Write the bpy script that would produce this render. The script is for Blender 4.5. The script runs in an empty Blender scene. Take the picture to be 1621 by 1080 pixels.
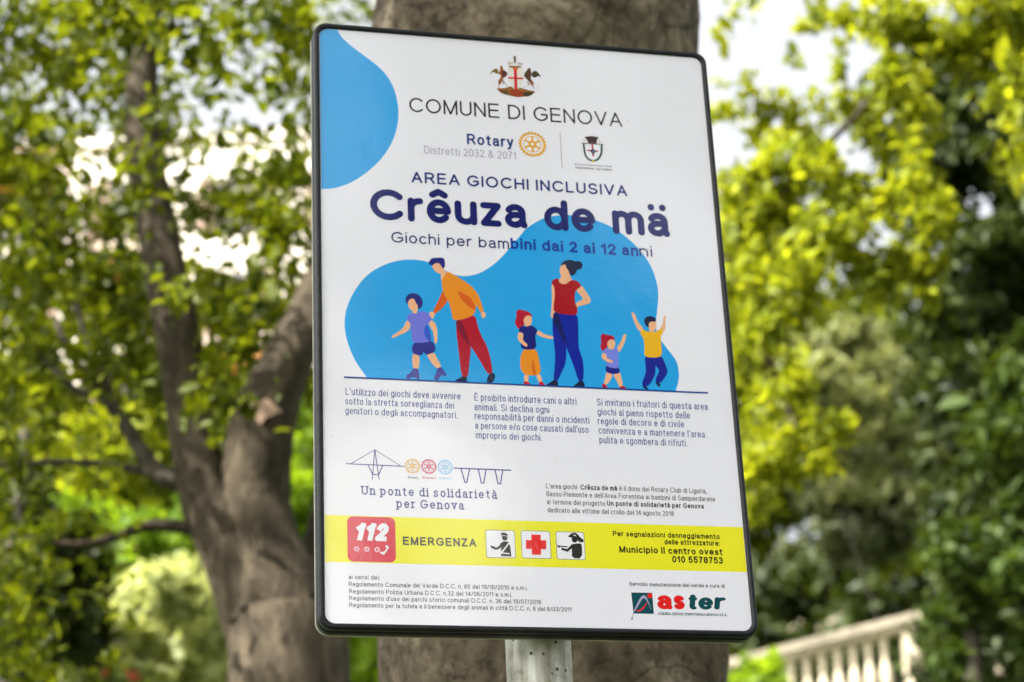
import bpy, bmesh, math, random
import numpy as np
from mathutils import Vector, Matrix
from mathutils.geometry import delaunay_2d_cdt

random.seed(7)
RNG = np.random.default_rng(7)
sc = bpy.context.scene
COL = sc.collection
R = math.radians

# ---------------------------------------------------------------- camera
F_PX, IMG_W, IMG_H = 3399.2, 1621.0, 1080.0
CAM_Z = 1.6
SIGN_W = 0.39                      # metres, printed face
SIGN_ASPECT = 1.53807
# orientation of the sign (its right and up axes) seen from the camera: x right, y up, z towards the viewer
SR = Vector((0.97469770, -0.04707949, -0.21851300)).normalized()
SU = Vector((-0.04409157, 0.91786649, -0.39443255)).normalized()
ST = Vector((-0.41540727, -0.62753611, -4.77527121)) * SIGN_W    # bottom left corner of the printed face
ZW = SU                                                          # the post stands upright
fw = Vector((0, 0, -1)); FW = (fw - ZW * fw.dot(ZW)).normalized()
XW = FW.cross(ZW)
M3 = Matrix((XW, FW, ZW))                                        # camera axes -> world axes
cam_d = bpy.data.cameras.new('camera'); cam = bpy.data.objects.new('camera', cam_d); COL.objects.link(cam)
cam.matrix_world = Matrix.Translation((0, 0, CAM_Z)) @ M3.to_4x4()
cam_d.sensor_width = 36.0; cam_d.lens = F_PX / IMG_W * 36.0
cam_d.clip_start = 0.05; cam_d.clip_end = 2000
cam_d.dof.use_dof = True; cam_d.dof.focus_distance = 1.86; cam_d.dof.aperture_fstop = 7.2
cam_d.dof.aperture_blades = 9
sc.camera = cam

# ---------------------------------------------------------------- world, sun, exposure
SUN_AZ, SUN_EL = R(-125), R(50)       # azimuth from +Y towards +X
sun_dir = Vector((math.sin(SUN_AZ) * math.cos(SUN_EL), math.cos(SUN_AZ) * math.cos(SUN_EL), math.sin(SUN_EL)))
world = bpy.data.worlds.new("World"); sc.world = world; world.use_nodes = True
wn, wl = world.node_tree.nodes, world.node_tree.links
bg = wn['Background']
sky = wn.new('ShaderNodeTexSky'); sky.sky_type = 'NISHITA'; sky.sun_disc = False
sky.sun_elevation = SUN_EL; sky.sun_rotation = SUN_AZ
sky.air_density = 1.0; sky.dust_density = 9.0; sky.ozone_density = 1.0
hsv = wn.new('ShaderNodeHueSaturation'); hsv.inputs['Saturation'].default_value = 0.2
wl.new(sky.outputs[0], hsv.inputs['Color']); wl.new(hsv.outputs[0], bg.inputs['Color'])
bg.inputs['Strength'].default_value = 0.15
sd = bpy.data.lights.new('sun', 'SUN'); sun = bpy.data.objects.new('sun', sd); COL.objects.link(sun)
sd.energy = 4.8; sd.angle = R(0.5); sd.color = (1.0, 0.95, 0.87)
sun.location = (0, 0, 30); sun.rotation_euler = sun_dir.to_track_quat('Z', 'Y').to_euler()
sc.view_settings.view_transform = 'Standard'; sc.view_settings.look = 'None'
sc.view_settings.exposure = 1.76; sc.view_settings.gamma = 1.0
sc.render.engine = 'CYCLES'
sc.cycles.use_denoising = True
sc.cycles.max_bounces = 8; sc.cycles.transparent_max_bounces = 8
sc.cycles.sample_clamp_indirect = 8.0

# ---------------------------------------------------------------- helpers
def tag(o, label=None, cat=None, group=None, kind=None):
    if label: o['label'] = label
    if cat: o['category'] = cat
    if group: o['group'] = group
    if kind: o['kind'] = kind
    return o

def empty(name, loc=(0, 0, 0), rz=0.0):
    o = bpy.data.objects.new(name, None); COL.objects.link(o)
    o.empty_display_size = 0.1
    o.location = loc; o.rotation_euler = (0, 0, rz)
    return o

def link_mesh(name, verts, faces, mats, parent=None, idx=None, smooth=False, attr=None):
    me = bpy.data.meshes.new(name)
    me.from_pydata([tuple(v) for v in verts], [], faces)
    for m in (mats if isinstance(mats, (list, tuple)) else [mats]): me.materials.append(m)
    if idx is not None: me.polygons.foreach_set('material_index', idx)
    if smooth: me.polygons.foreach_set('use_smooth', [True] * len(me.polygons))
    me.update()
    o = bpy.data.objects.new(name, me); COL.objects.link(o)
    if parent is not None: o.parent = parent
    return o

def ray(px, py):
    v = Vector(((px - IMG_W / 2) / F_PX, (IMG_H / 2 - py) / F_PX, -1.0))
    return M3 @ v

def at(px, py, Y):
    d = ray(px, py)
    return Vector((0, 0, CAM_Z)) + d * (Y / d.y)

def lin(c):
    return tuple((x / 255 / 12.92) if x / 255 <= 0.04045 else ((x / 255 + 0.055) / 1.055) ** 2.4 for x in c)

def new_mat(name):
    m = bpy.data.materials.new(name); m.use_nodes = True
    n, l = m.node_tree.nodes, m.node_tree.links
    return m, n, l, n['Principled BSDF']

# ---------------------------------------------------------------- materials
def mat_simple(name, col, rough=0.6, metal=0.0, noise=0.0, nscale=20.0, bump=0.0, bscale=60.0):
    m, n, l, p = new_mat(name)
    p.inputs['Roughness'].default_value = rough; p.inputs['Metallic'].default_value = metal
    tc = n.new('ShaderNodeTexCoord')
    if noise:
        t = n.new('ShaderNodeTexNoise'); t.inputs['Scale'].default_value = nscale; t.inputs['Detail'].default_value = 6
        l.new(tc.outputs['Object'], t.inputs['Vector'])
        r = n.new('ShaderNodeValToRGB'); r.color_ramp.elements[0].position = 0.3; r.color_ramp.elements[1].position = 0.7
        r.color_ramp.elements[0].color = (*[c * (1 - noise) for c in col], 1); r.color_ramp.elements[1].color = (*[min(1, c * (1 + noise)) for c in col], 1)
        l.new(t.outputs[0], r.inputs[0]); l.new(r.outputs[0], p.inputs['Base Color'])
    else:
        p.inputs['Base Color'].default_value = (*col, 1)
    if bump:
        t2 = n.new('ShaderNodeTexNoise'); t2.inputs['Scale'].default_value = bscale; t2.inputs['Detail'].default_value = 5
        l.new(tc.outputs['Object'], t2.inputs['Vector'])
        b = n.new('ShaderNodeBump'); b.inputs['Strength'].default_value = bump; b.inputs['Distance'].default_value = 0.01
        l.new(t2.outputs[0], b.inputs['Height']); l.new(b.outputs[0], p.inputs['Normal'])
    return m

PRINT_CACHE = {}
def ink(c):
    """printed film: colour given as it looks next to the white of the face (sRGB 0-255); glossy laminate over it"""
    if c in PRINT_CACHE: return PRINT_CACHE[c]
    m, n, l, p = new_mat('print_%02x%02x%02x' % c)
    p.inputs['Base Color'].default_value = (*[min(k2, x * k1) for x, k1, k2 in zip(lin(c), (.785, .78, .88), (.65, .645, .72))], 1)
    p.inputs['Roughness'].default_value = 0.45
    p.inputs['Specular IOR Level'].default_value = 0.1
    p.inputs['Coat Weight'].default_value = 1.0
    p.inputs['Coat Roughness'].default_value = 0.12
    p.inputs['Coat IOR'].default_value = 1.62
    tc = n.new('ShaderNodeTexCoord')
    t = n.new('ShaderNodeTexNoise'); t.inputs['Scale'].default_value = 260; t.inputs['Detail'].default_value = 3
    t2 = n.new('ShaderNodeTexNoise'); t2.inputs['Scale'].default_value = 14; t2.inputs['Detail'].default_value = 2
    l.new(tc.outputs['Object'], t.inputs['Vector']); l.new(tc.outputs['Object'], t2.inputs['Vector'])
    b1 = n.new('ShaderNodeBump'); b1.inputs['Strength'].default_value = 0.09; b1.inputs['Distance'].default_value = 0.0006
    b2 = n.new('ShaderNodeBump'); b2.inputs['Strength'].default_value = 0.18; b2.inputs['Distance'].default_value = 0.002
    l.new(t.outputs[0], b1.inputs['Height']); l.new(t2.outputs[0], b2.inputs['Height'])
    l.new(b1.outputs[0], b2.inputs['Normal']); l.new(b2.outputs[0], p.inputs['Coat Normal'])
    dn = n.new('ShaderNodeTexNoise'); dn.inputs['Scale'].default_value = 9; dn.inputs['Detail'].default_value = 8; dn.inputs['Roughness'].default_value = .7
    l.new(tc.outputs['Object'], dn.inputs['Vector'])
    dr_ = n.new('ShaderNodeMapRange'); dr_.inputs[1].default_value = .35; dr_.inputs[2].default_value = .7; dr_.inputs[3].default_value = .05; dr_.inputs[4].default_value = .13
    l.new(dn.outputs[0], dr_.inputs[0]); l.new(dr_.outputs[0], p.inputs['Coat Roughness'])
    PRINT_CACHE[c] = m
    return m

def mat_leaf(name, c1, c2, trans=0.4, rough=0.5, tcol=None):
    m, n, l, p = new_mat(name)
    a = n.new('ShaderNodeAttribute'); a.attribute_name = 'tint'
    mx = n.new('ShaderNodeMix'); mx.data_type = 'RGBA'
    mx.inputs[6].default_value = (*c1, 1); mx.inputs[7].default_value = (*c2, 1)
    l.new(a.outputs['Fac'], mx.inputs[0]); l.new(mx.outputs[2], p.inputs['Base Color'])
    p.inputs['Roughness'].default_value = rough; p.inputs['Specular IOR Level'].default_value = 0.2
    tr = n.new('ShaderNodeBsdfTranslucent')
    hs = n.new('ShaderNodeMix'); hs.data_type = 'RGBA'; hs.blend_type = 'MULTIPLY'; hs.inputs[0].default_value = 1
    hs.inputs[7].default_value = (*(tcol or (1.5, 1.35, 0.5)), 1)
    l.new(mx.outputs[2], hs.inputs[6]); l.new(hs.outputs[2], tr.inputs['Color'])
    ms = n.new('ShaderNodeMixShader'); ms.inputs[0].default_value = trans
    l.new(p.outputs[0], ms.inputs[1]); l.new(tr.outputs[0], ms.inputs[2]); l.new(ms.outputs[0], n['Material Output'].inputs['Surface'])
    return m

def mat_bark(name, dark, mid, light, scale=1.0, bump=0.6, stretch=0.35, creases=False):
    m, n, l, p = new_mat(name)
    p.inputs['Roughness'].default_value = 0.85; p.inputs['Specular IOR Level'].default_value = 0.2
    tc = n.new('ShaderNodeTexCoord'); mp = n.new('ShaderNodeMapping'); mp.inputs['Scale'].default_value = (scale, scale, scale * stretch)
    l.new(tc.outputs['Object'], mp.inputs[0])
    n1 = n.new('ShaderNodeTexNoise'); n1.inputs['Scale'].default_value = 7; n1.inputs['Detail'].default_value = 9; n1.inputs['Roughness'].default_value = 0.68; n1.inputs['Distortion'].default_value = 1.4
    n2 = n.new('ShaderNodeTexNoise'); n2.inputs['Scale'].default_value = 45; n2.inputs['Detail'].default_value = 6; n2.inputs['Roughness'].default_value = 0.7
    vo = n.new('ShaderNodeTexVoronoi'); vo.inputs['Scale'].default_value = 38
    for t in (n1, n2, vo): l.new(mp.outputs[0], t.inputs['Vector'])
    r = n.new('ShaderNodeValToRGB'); e = r.color_ramp.elements
    e[0].position = 0.30; e[0].color = (*dark, 1); e[1].position = 0.72; e[1].color = (*light, 1)
    q = e.new(0.5); q.color = (*mid, 1)
    l.new(n1.outputs[0], r.inputs[0])
    r2 = n.new('ShaderNodeValToRGB'); r2.color_ramp.elements[0].position = 0.36; r2.color_ramp.elements[0].color = (0.28, 0.26, 0.23, 1)
    r2.color_ramp.elements[1].position = 0.52; r2.color_ramp.elements[1].color = (1, 1, 1, 1)
    l.new(n2.outputs[0], r2.inputs[0])
    r3 = n.new('ShaderNodeValToRGB'); r3.color_ramp.elements[0].position = 0.04; r3.color_ramp.elements[0].color = (0.3, 0.28, 0.25, 1)
    r3.color_ramp.elements[1].position = 0.17; r3.color_ramp.elements[1].color = (1, 1, 1, 1)
    l.new(vo.outputs['Distance'], r3.inputs[0])
    x1 = n.new('ShaderNodeMix'); x1.data_type = 'RGBA'; x1.blend_type = 'MULTIPLY'; x1.inputs[0].default_value = 0.85
    x2 = n.new('ShaderNodeMix'); x2.data_type = 'RGBA'; x2.blend_type = 'MULTIPLY'; x2.inputs[0].default_value = 0.6
    l.new(r.outputs[0], x1.inputs[6]); l.new(r2.outputs[0], x1.inputs[7]); l.new(x1.outputs[2], x2.inputs[6]); l.new(r3.outputs[0], x2.inputs[7])
    fin = x2.outputs[2]
    if creases:      # dark folds and scars of old bark
        wv = n.new('ShaderNodeTexNoise'); wv.inputs['Scale'].default_value = 3.2; wv.inputs['Detail'].default_value = 3; wv.inputs['Distortion'].default_value = 2.2
        mp2 = n.new('ShaderNodeMapping'); mp2.inputs['Scale'].default_value = (1.3, 1.3, 1.0); l.new(tc.outputs['Object'], mp2.inputs[0]); l.new(mp2.outputs[0], wv.inputs['Vector'])
        pp = n.new('ShaderNodeMath'); pp.operation = 'PINGPONG'; pp.inputs[1].default_value = .22; l.new(wv.outputs[0], pp.inputs[0])
        r4 = n.new('ShaderNodeValToRGB'); r4.color_ramp.elements[0].position = .004; r4.color_ramp.elements[0].color = (.22, .19, .15, 1)
        r4.color_ramp.elements[1].position = .016; r4.color_ramp.elements[1].color = (1, 1, 1, 1); l.new(pp.outputs[0], r4.inputs[0])
        x3 = n.new('ShaderNodeMix'); x3.data_type = 'RGBA'; x3.blend_type = 'MULTIPLY'; x3.inputs[0].default_value = .6
        l.new(fin, x3.inputs[6]); l.new(r4.outputs[0], x3.inputs[7]); fin = x3.outputs[2]
    l.new(fin, p.inputs['Base Color'])
    ad = n.new('ShaderNodeMath'); ad.operation = 'MULTIPLY_ADD'; ad.inputs[1].default_value = 0.4
    l.new(n2.outputs[0], ad.inputs[0]); l.new(n1.outputs[0], ad.inputs[2])
    b = n.new('ShaderNodeBump'); b.inputs['Strength'].default_value = bump; b.inputs['Distance'].default_value = 0.02
    l.new(ad.outputs[0], b.inputs['Height']); l.new(b.outputs[0], p.inputs['Normal'])
    return m

BARK = mat_bark('bark_grey_brown', (0.035, 0.026, 0.016), (0.125, 0.098, 0.067), (0.36, 0.30, 0.22), 1.0, 0.9, .85, creases=True)
BARK2 = mat_bark('bark_brown', (0.022, 0.0165, 0.010), (0.056, 0.043, 0.027), (0.125, 0.10, 0.067), 2.0, 0.6)
BARK3 = mat_bark('bark_dark', (0.03, 0.025, 0.02), (0.07, 0.06, 0.045), (0.12, 0.1, 0.08), 1.0, 0.6)
CUTWOOD = mat_simple('cut_wood', (0.30, 0.20, 0.14), 0.8, noise=0.25, nscale=30)

# ---------------------------------------------------------------- ground: one sheet, garden slope behind the sign
def ground_z(x, y):
    z = 0.0
    if y > 6: z = 0.30 * (y - 6)
    if y > 28: z = 6.6 + 0.43 * (y - 28)
    if y > 62: z = 21.22 + 0.1 * (y - 62)
    if y > 130: z = 28.0
    if 0 < y <= 130: z += 0.12 * math.sin(x * 0.7 + 1) * math.sin(y * 0.5) * min(1, max(0, (y - 5) / 4))
    return z
gx = list(np.concatenate([np.linspace(-600, -40, 8), np.linspace(-36, 36, 49), np.linspace(40, 600, 8)]))
gy = list(np.concatenate([np.linspace(-600, -30, 8), np.linspace(-24, 80, 79), np.linspace(90, 900, 12)]))
gv = [(x, y, ground_z(x, y)) for y in gy for x in gx]; nx = len(gx)
gf = [(j * nx + i, j * nx + i + 1, (j + 1) * nx + i + 1, (j + 1) * nx + i) for j in range(len(gy) - 1) for i in range(nx - 1)]
GM = mat_simple('grass_ground', (0.030, 0.042, 0.012), 0.95, noise=0.55, nscale=1.3, bump=0.8, bscale=25)
tag(link_mesh('ground', gv, gf, GM, smooth=True), kind='structure')

# ================================================================= THE SIGN
face_bl = Vector((0, 0, CAM_Z)) + M3 @ ST
sign_x = (M3 @ SR).normalized()                     # horizontal
sign_n = sign_x.cross(Vector((0, 0, 1))).normalized()   # towards the viewer
if sign_n.y > 0: sign_n = -sign_n
yaw = math.atan2(sign_x.y, sign_x.x)
face_c = face_bl + sign_x * (SIGN_W / 2)
Z0 = face_bl.z                                       # height of the printed face's lower edge
H = SIGN_W * SIGN_ASPECT
sign = empty('information_sign', (face_c.x, face_c.y, 0.0), yaw)
tag(sign, 'white playground notice board in a dark frame on a metal post, showing a walking family', 'sign')

def S(px, py):
    """point of the photograph -> (u, v) metres on the printed face, u from its centre line, v from its lower edge"""
    d = ray(px, py); o = Vector((0, 0, CAM_Z))
    t = (face_bl - o).dot(sign_n) / d.dot(sign_n)
    w = o + d * t - face_bl
    return (w.dot(sign_x) - SIGN_W / 2, w.z)

def loc(u, v, lift):                                 # face coordinates -> sign's local coordinates
    return (u, -lift, Z0 + v)

def round_rect(x0, y0, x1, y1, r, n=8):
    p = []
    for cx, cy, a in ((x1 - r, y1 - r, 0), (x0 + r, y1 - r, 90), (x0 + r, y0 + r, 180), (x1 - r, y0 + r, 270)):
        for k in range(n + 1):
            t = R(a + 90 * k / n); p.append((cx + r * math.cos(t), cy + r * math.sin(t)))
    return p

class Print:
    """flat printed artwork: polygons on thin layers over the face"""
    def __init__(s): s.v = []; s.f = []; s.i = []; s.m = []
    def mi(s, c):
        m = ink(c)
        if m not in s.m: s.m.append(m)
        return s.m.index(m)
    def poly(s, pts, c, layer):
        a = sum(pts[k][0] * pts[(k + 1) % len(pts)][1] - pts[(k + 1) % len(pts)][0] * pts[k][1] for k in range(len(pts)))
        if a < 0: pts = pts[::-1]
        if len(pts) > 12:
            vs, fs = union([pts]); return s.tris(vs, fs, c, layer)
        b = len(s.v); s.v += [loc(u, v, layer * 0.00002) for u, v in pts]
        s.f.append(tuple(range(b, b + len(pts)))); s.i.append(s.mi(c))
    def tris(s, vs, fs, c, layer):
        b = len(s.v); s.v += [loc(u, v, layer * 0.00002) for u, v in vs]
        k = s.mi(c)
        for f in fs: s.f.append(tuple(b + q for q in f)); s.i.append(k)
    def build(s, name, parent):
        return link_mesh(name, s.v, s.f, s.m, parent, s.i)

def chaikin(p, n=2):
    for _ in range(n):
        q = []
        for a, b in zip(p, p[1:] + p[:1]):
            q.append((a[0] * .75 + b[0] * .25, a[1] * .75 + b[1] * .25)); q.append((a[0] * .25 + b[0] * .75, a[1] * .25 + b[1] * .75))
        p = q
    return p

def crom(p, n=6, closed=False):
    out = []
    m = len(p)
    rng = range(m) if closed else range(m - 1)
    for i in rng:
        g = lambda k: p[k % m] if closed else p[max(0, min(m - 1, k))]
        a, b, c, d = g(i - 1), g(i), g(i + 1), g(i + 2)
        for k in range(n):
            t = k / n
            out.append(tuple(0.5 * (2 * b[j] + (c[j] - a[j]) * t + (2 * a[j] - 5 * b[j] + 4 * c[j] - d[j]) * t * t + (3 * b[j] - a[j] - 3 * c[j] + d[j]) * t ** 3) for j in (0, 1)))
    if not closed: out.append(tuple(p[-1]))
    return out

def crop(x0, y0, s):
    return lambda pts: [S(x0 + x / s, y0 + y / s) for x, y in pts]

# ---- strokes and their union
def stroke_faces(pts, w, cap='round', kx=1.0):
    """polyline -> list of convex CCW polygons covering a pen stroke of width w (kx < 1 makes horizontals thinner)"""
    if kx != 1.0: pts = [(x, y / kx) for x, y in pts]
    out = []
    h = w / 2
    n = len(pts)
    def disc(c, seg=12):
        out.append([(c[0] + h * math.cos(2 * math.pi * k / seg + .13), c[1] + h * math.sin(2 * math.pi * k / seg + .13)) for k in range(seg)])
    for i in range(n - 1):
        (x0, y0), (x1, y1) = pts[i], pts[i + 1]
        L = math.hypot(x1 - x0, y1 - y0)
        if L < 1e-9: continue
        dx, dy = (x1 - x0) / L, (y1 - y0) / L
        e0 = e1 = 0.0
        if cap == 'flat':
            if i == 0: e0 = h
            if i == n - 2: e1 = h
        nx_, ny_ = -dy * h, dx * h
        ax, ay, bx, by = x0 - dx * e0, y0 - dy * e0, x1 + dx * e1, y1 + dy * e1
        out.append([(ax - nx_, ay - ny_), (bx - nx_, by - ny_), (bx + nx_, by + ny_), (ax + nx_, ay + ny_)])
        if i < n - 2:
            (x2, y2) = pts[i + 2]; L2 = math.hypot(x2 - x1, y2 - y1) or 1
            ex, ey = (x2 - x1) / L2, (y2 - y1) / L2
            dot = dx * ex + dy * ey
            if cap == 'flat' and -0.2 < dot < 0.3:      # square corner
                cx, cy = x1 + dx * h, y1 + dy * h
                out.append([(x1 - nx_, y1 - ny_), (cx - nx_, cy - ny_), (cx + nx_, cy + ny_), (x1 + nx_, y1 + ny_)])
            else: disc((x1, y1), 12 if dot < .9 else 10)
    if cap == 'round' and n > 1: disc(pts[0], 16); disc(pts[-1], 16)
    if kx != 1.0: out = [[(x, y * kx) for x, y in f] for f in out]
    return out

def union(polys, scale=1000.0):
    vs, fs = [], []
    for p in polys:
        b = len(vs); vs += [Vector((x * scale, y * scale)) for x, y in p]; fs.append(list(range(b, b + len(p))))
    r = delaunay_2d_cdt(vs, [], fs, 0, 1e-5)
    V, Fc, OF = r[0], r[2], r[5]
    tri = [f for f, o in zip(Fc, OF) if len(o)]
    return [(v.x / scale, v.y / scale) for v in V], tri

# ---- a skeleton alphabet: cap height 1, x-height .72; strokes of points and arcs ('a', cx, cy, rx, ry, from, to)
def A_(cx, cy, rx, ry, a, b): return ('a', cx, cy, rx, ry, a, b)
bowl = [A_(.25, .36, .25, .36, 0, 360)]
arch = [(0, .40), A_(.22, .46, .22, .26, 180, 0), (.44, 0)]
GL = {
 'a': (.44, [[A_(.21, .50, .20, .22, 155, 0), (.41, .10), (.45, 0)], [(.41, .40), (.2, .40), A_(.19, .2, .19, .2, 90, 270), (.24, 0), (.41, .13)]]),
 'b': (.5, [[(0, 0), (0, 1)], bowl]), 'c': (.44, [[A_(.25, .36, .25, .36, 48, 312)]]),
 'd': (.5, [[(.5, 0), (.5, 1)], bowl]), 'e': (.5, [[(.02, .37), (.5, .37), A_(.25, .36, .25, .36, 0, 318)]]),
 'f': (.3, [[(.12, 0), (.12, .8), A_(.28, .8, .16, .2, 180, 95)], [(0, .72), (.28, .72)]]),
 'g': (.5, [bowl, [(.5, .72), (.5, 0), A_(.25, 0, .25, .26, 0, -150)]]),
 'h': (.44, [[(0, 0), (0, 1)], arch]), 'i': (0, [[(0, 0), (0, .70)], [(0, 1.0), (0, 1.03)]]),
 'j': (.1, [[(.1, .72), (.1, -.15), (0, -.28)], [(.1, .97), (.1, 1.0)]]),
 'k': (.42, [[(0, 0), (0, 1)], [(.4, .72), (.02, .3)], [(.14, .42), (.42, 0)]]),
 'l': (0, [[(0, 0), (0, 1)]]),
 'm': (.74, [[(0, 0), (0, .72)], [(0, .42), A_(.185, .48, .185, .24, 180, 0), (.37, 0)], [(.37, .42), A_(.555, .48, .185, .24, 180, 0), (.74, 0)]]),
 'n': (.44, [[(0, 0), (0, .72)], arch]), 'o': (.5, [bowl]),
 'p': (.5, [[(0, -.28), (0, .72)], bowl]), 'q': (.5, [[(.5, -.28), (.5, .72)], bowl]),
 'r': (.24, [[(0, 0), (0, .72)], [(0, .40), A_(.24, .46, .24, .26, 180, 88)]]),
 's': (.42, [[A_(.21, .54, .19, .18, 25, 270), A_(.21, .18, .21, .18, 90, -155)]]),
 't': (.3, [[(.13, .92), (.13, .14), A_(.27, .14, .14, .14, 180, 275)], [(0, .72), (.28, .72)]]),
 'u': (.44, [[(.44, 0), (.44, .72)], [(0, .72), (0, .26), A_(.22, .26, .22, .26, 180, 360)]]),
 'v': (.44, [[(0, .72), (.22, 0), (.44, .72)]]), 'w': (.68, [[(0, .72), (.17, 0), (.34, .72), (.51, 0), (.68, .72)]]),
 'x': (.44, [[(0, .72), (.44, 0)], [(0, 0), (.44, .72)]]),
 'y': (.44, [[(0, .72), (.22, .02)], [(.44, .72), (.2, -.08), (.13, -.24), (.03, -.27)]]),
 'z': (.40, [[(0, .72), (.40, .72), (0, 0), (.40, 0)]]),
 'A': (.70, [[(0, 0), (.35, 1), (.70, 0)], [(.12, .33), (.58, .33)]]),
 'B': (.6, [[(0, 0), (0, 1), (.32, 1), A_(.32, .76, .24, .24, 90, -90), (0, .52)], [(.34, .52), A_(.34, .26, .26, .26, 90, -90), (0, 0)]]),
 'C': (.76, [[A_(.42, .5, .42, .5, 43, 317)]]),
 'D': (.68, [[(0, 0), (0, 1), (.28, 1), A_(.28, .5, .40, .5, 90, -90), (0, 0)]]),
 'E': (.58, [[(.56, 1), (0, 1), (0, 0), (.58, 0)], [(0, .52), (.52, .52)]]),
 'F': (.54, [[(.54, 1), (0, 1), (0, 0)], [(0, .52), (.46, .52)]]),
 'G': (.80, [[A_(.42, .5, .42, .5, 43, 318), (.79, .2), (.79, .46), (.46, .46)]]),
 'H': (.64, [[(0, 0), (0, 1)], [(.64, 0), (.64, 1)], [(0, .52), (.64, .52)]]),
 'I': (0, [[(0, 0), (0, 1)]]), 'L': (.5, [[(0, 1), (0, 0), (.5, 0)]]),
 'M': (.76, [[(0, 0), (0, 1)], [(.02, .97), (.38, 0), (.74, .97)], [(.76, 1), (.76, 0)]]),
 'N': (.62, [[(0, 0), (0, 1)], [(.02, .97), (.60, .03)], [(.62, 0), (.62, 1)]]),
 'O': (.84, [[A_(.42, .5, .42, .5, 0, 360)]]),
 'P': (.58, [[(0, 0), (0, 1), (.32, 1), A_(.32, .73, .26, .27, 90, -90), (0, .46)]]),
 'R': (.64, [[(0, 0), (0, 1), (.35, 1), A_(.35, .74, .25, .26, 90, -90), (0, .48)], [(.30, .48), (.42, .40), (.64, 0)]]),
 'S': (.62, [[A_(.31, .74, .28, .26, 22, 270), A_(.31, .24, .31, .24, 90, -160)]]),
 'T': (.64, [[(0, 1), (.64, 1)], [(.32, 1), (.32, 0)]]),
 'U': (.62, [[(0, 1), (0, .31), A_(.31, .31, .31, .31, 180, 360), (.62, 1)]]),
 'V': (.68, [[(0, 1), (.34, 0), (.68, 1)]]),
 'Z': (.58, [[(.02, 1), (.56, 1), (0, 0), (.58, 0)]]),
 '0': (.5, [[A_(.25, .5, .25, .5, 0, 360)]]), '1': (.26, [[(.0, .76), (.24, .98)], [(.24, 1), (.24, 0)]]),
 '2': (.5, [[A_(.25, .72, .24, .28, 165, -38), (0, 0), (.5, 0)]]),
 '3': (.5, [[A_(.24, .76, .22, .24, 155, -90), A_(.24, .26, .26, .26, 90, -155)]]),
 '4': (.54, [[(.40, 0), (.40, 1), (0, .30), (.54, .30)]]),
 '5': (.5, [[(.46, 1), (.10, 1), (.03, .50), A_(.25, .32, .25, .32, 135, -155)]]),
 '6': (.5, [[A_(.25, .31, .25, .31, 0, 360)], [A_(.28, .5, .28, .5, 55, 180), (0, .31)]]),
 '7': (.48, [[(0, 1), (.48, 1), (.28, .55), (.16, 0)]]),
 '8': (.5, [[A_(.25, .76, .21, .24, 0, 360)], [A_(.25, .26, .25, .26, 0, 360)]]),
 '9': (.5, [[A_(.25, .69, .25, .31, 0, 360)], [A_(.22, .5, .28, .5, 235, 360), (.5, .69)]]),
 '.': (0, [[(0, 0), (0, .03)]]), ',': (.03, [[(.03, .04), (0, -.14)]]), ':': (0, [[(0, 0), (0, .03)], [(0, .6), (0, .63)]]),
 "'": (0, [[(0, .82), (0, 1)]]), '/': (.28, [[(0, 0), (.28, 1)]]), '-': (.26, [[(0, .36), (.26, .36)]]),
 '&': (.62, [[(.62, 0), (.14, .66), A_(.28, .82, .16, .18, 200, -20), (.40, .64), (.08, .38), A_(.22, .22, .22, .22, 150, 290), (.42, .10), (.6, .40)]]),
}
ACC = {'ê': ('e', [[(.08, 1.02), (.25, 1.15), (.42, 1.02)]]), 'ä': ('a', [[(.04, 1.06), (.04, 1.08)], [(.38, 1.06), (.38, 1.08)]]),
       'à': ('a', [[(.12, 1.02), (.26, .88)]]), 'è': ('e', [[(.14, 1.02), (.28, .88)]]), 'È': ('E', [[(.18, 1.28), (.32, 1.14)]])}
for k_, (b_, ex_) in ACC.items(): GL[k_] = (GL[b_][0], GL[b_][1] + ex_)
SLAB = {'U': [[(-.12, 1), (.14, 1)], [(.48, 1), (.74, 1)]], 'n': [[(-.1, 0), (.1, 0)], [(.34, 0), (.54, 0)], [(-.1, .72), (0, .72)]],
        'p': [[(-.1, -.28), (.12, -.28)], [(-.1, .72), (0, .72)]], 'd': [[(.5, 0), (.62, 0)], [(.38, 1), (.5, 1)]], 'i': [[(-.12, 0), (.12, 0)], [(-.12, .72), (0, .72)]],
        'l': [[(-.12, 0), (.12, 0)], [(-.12, 1), (0, 1)]], 'r': [[(-.1, 0), (.16, 0)], [(-.1, .72), (0, .72)]], 'v': [[(-.1, .72), (.1, .72)], [(.34, .72), (.54, .72)]],
        'a': [[(.45, 0), (.54, 0)]], 'à': [[(.45, 0), (.54, 0)]], 's': [[(.38, .60), (.38, .70)], [(.02, .02), (.02, .13)]], 'G': [[(.66, .46), (.9, .46)]]}

def sample(st):
    out = []
    for it in st:
        if it[0] == 'a':
            _, cx, cy, rx, ry, a, b = it
            n = max(3, int(abs(b - a) / 20))
            for k in range(n + 1):
                t = R(a + (b - a) * k / n); out.append((cx + rx * math.cos(t), cy + ry * math.sin(t)))
        else: out.append(it)
    return out

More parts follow.
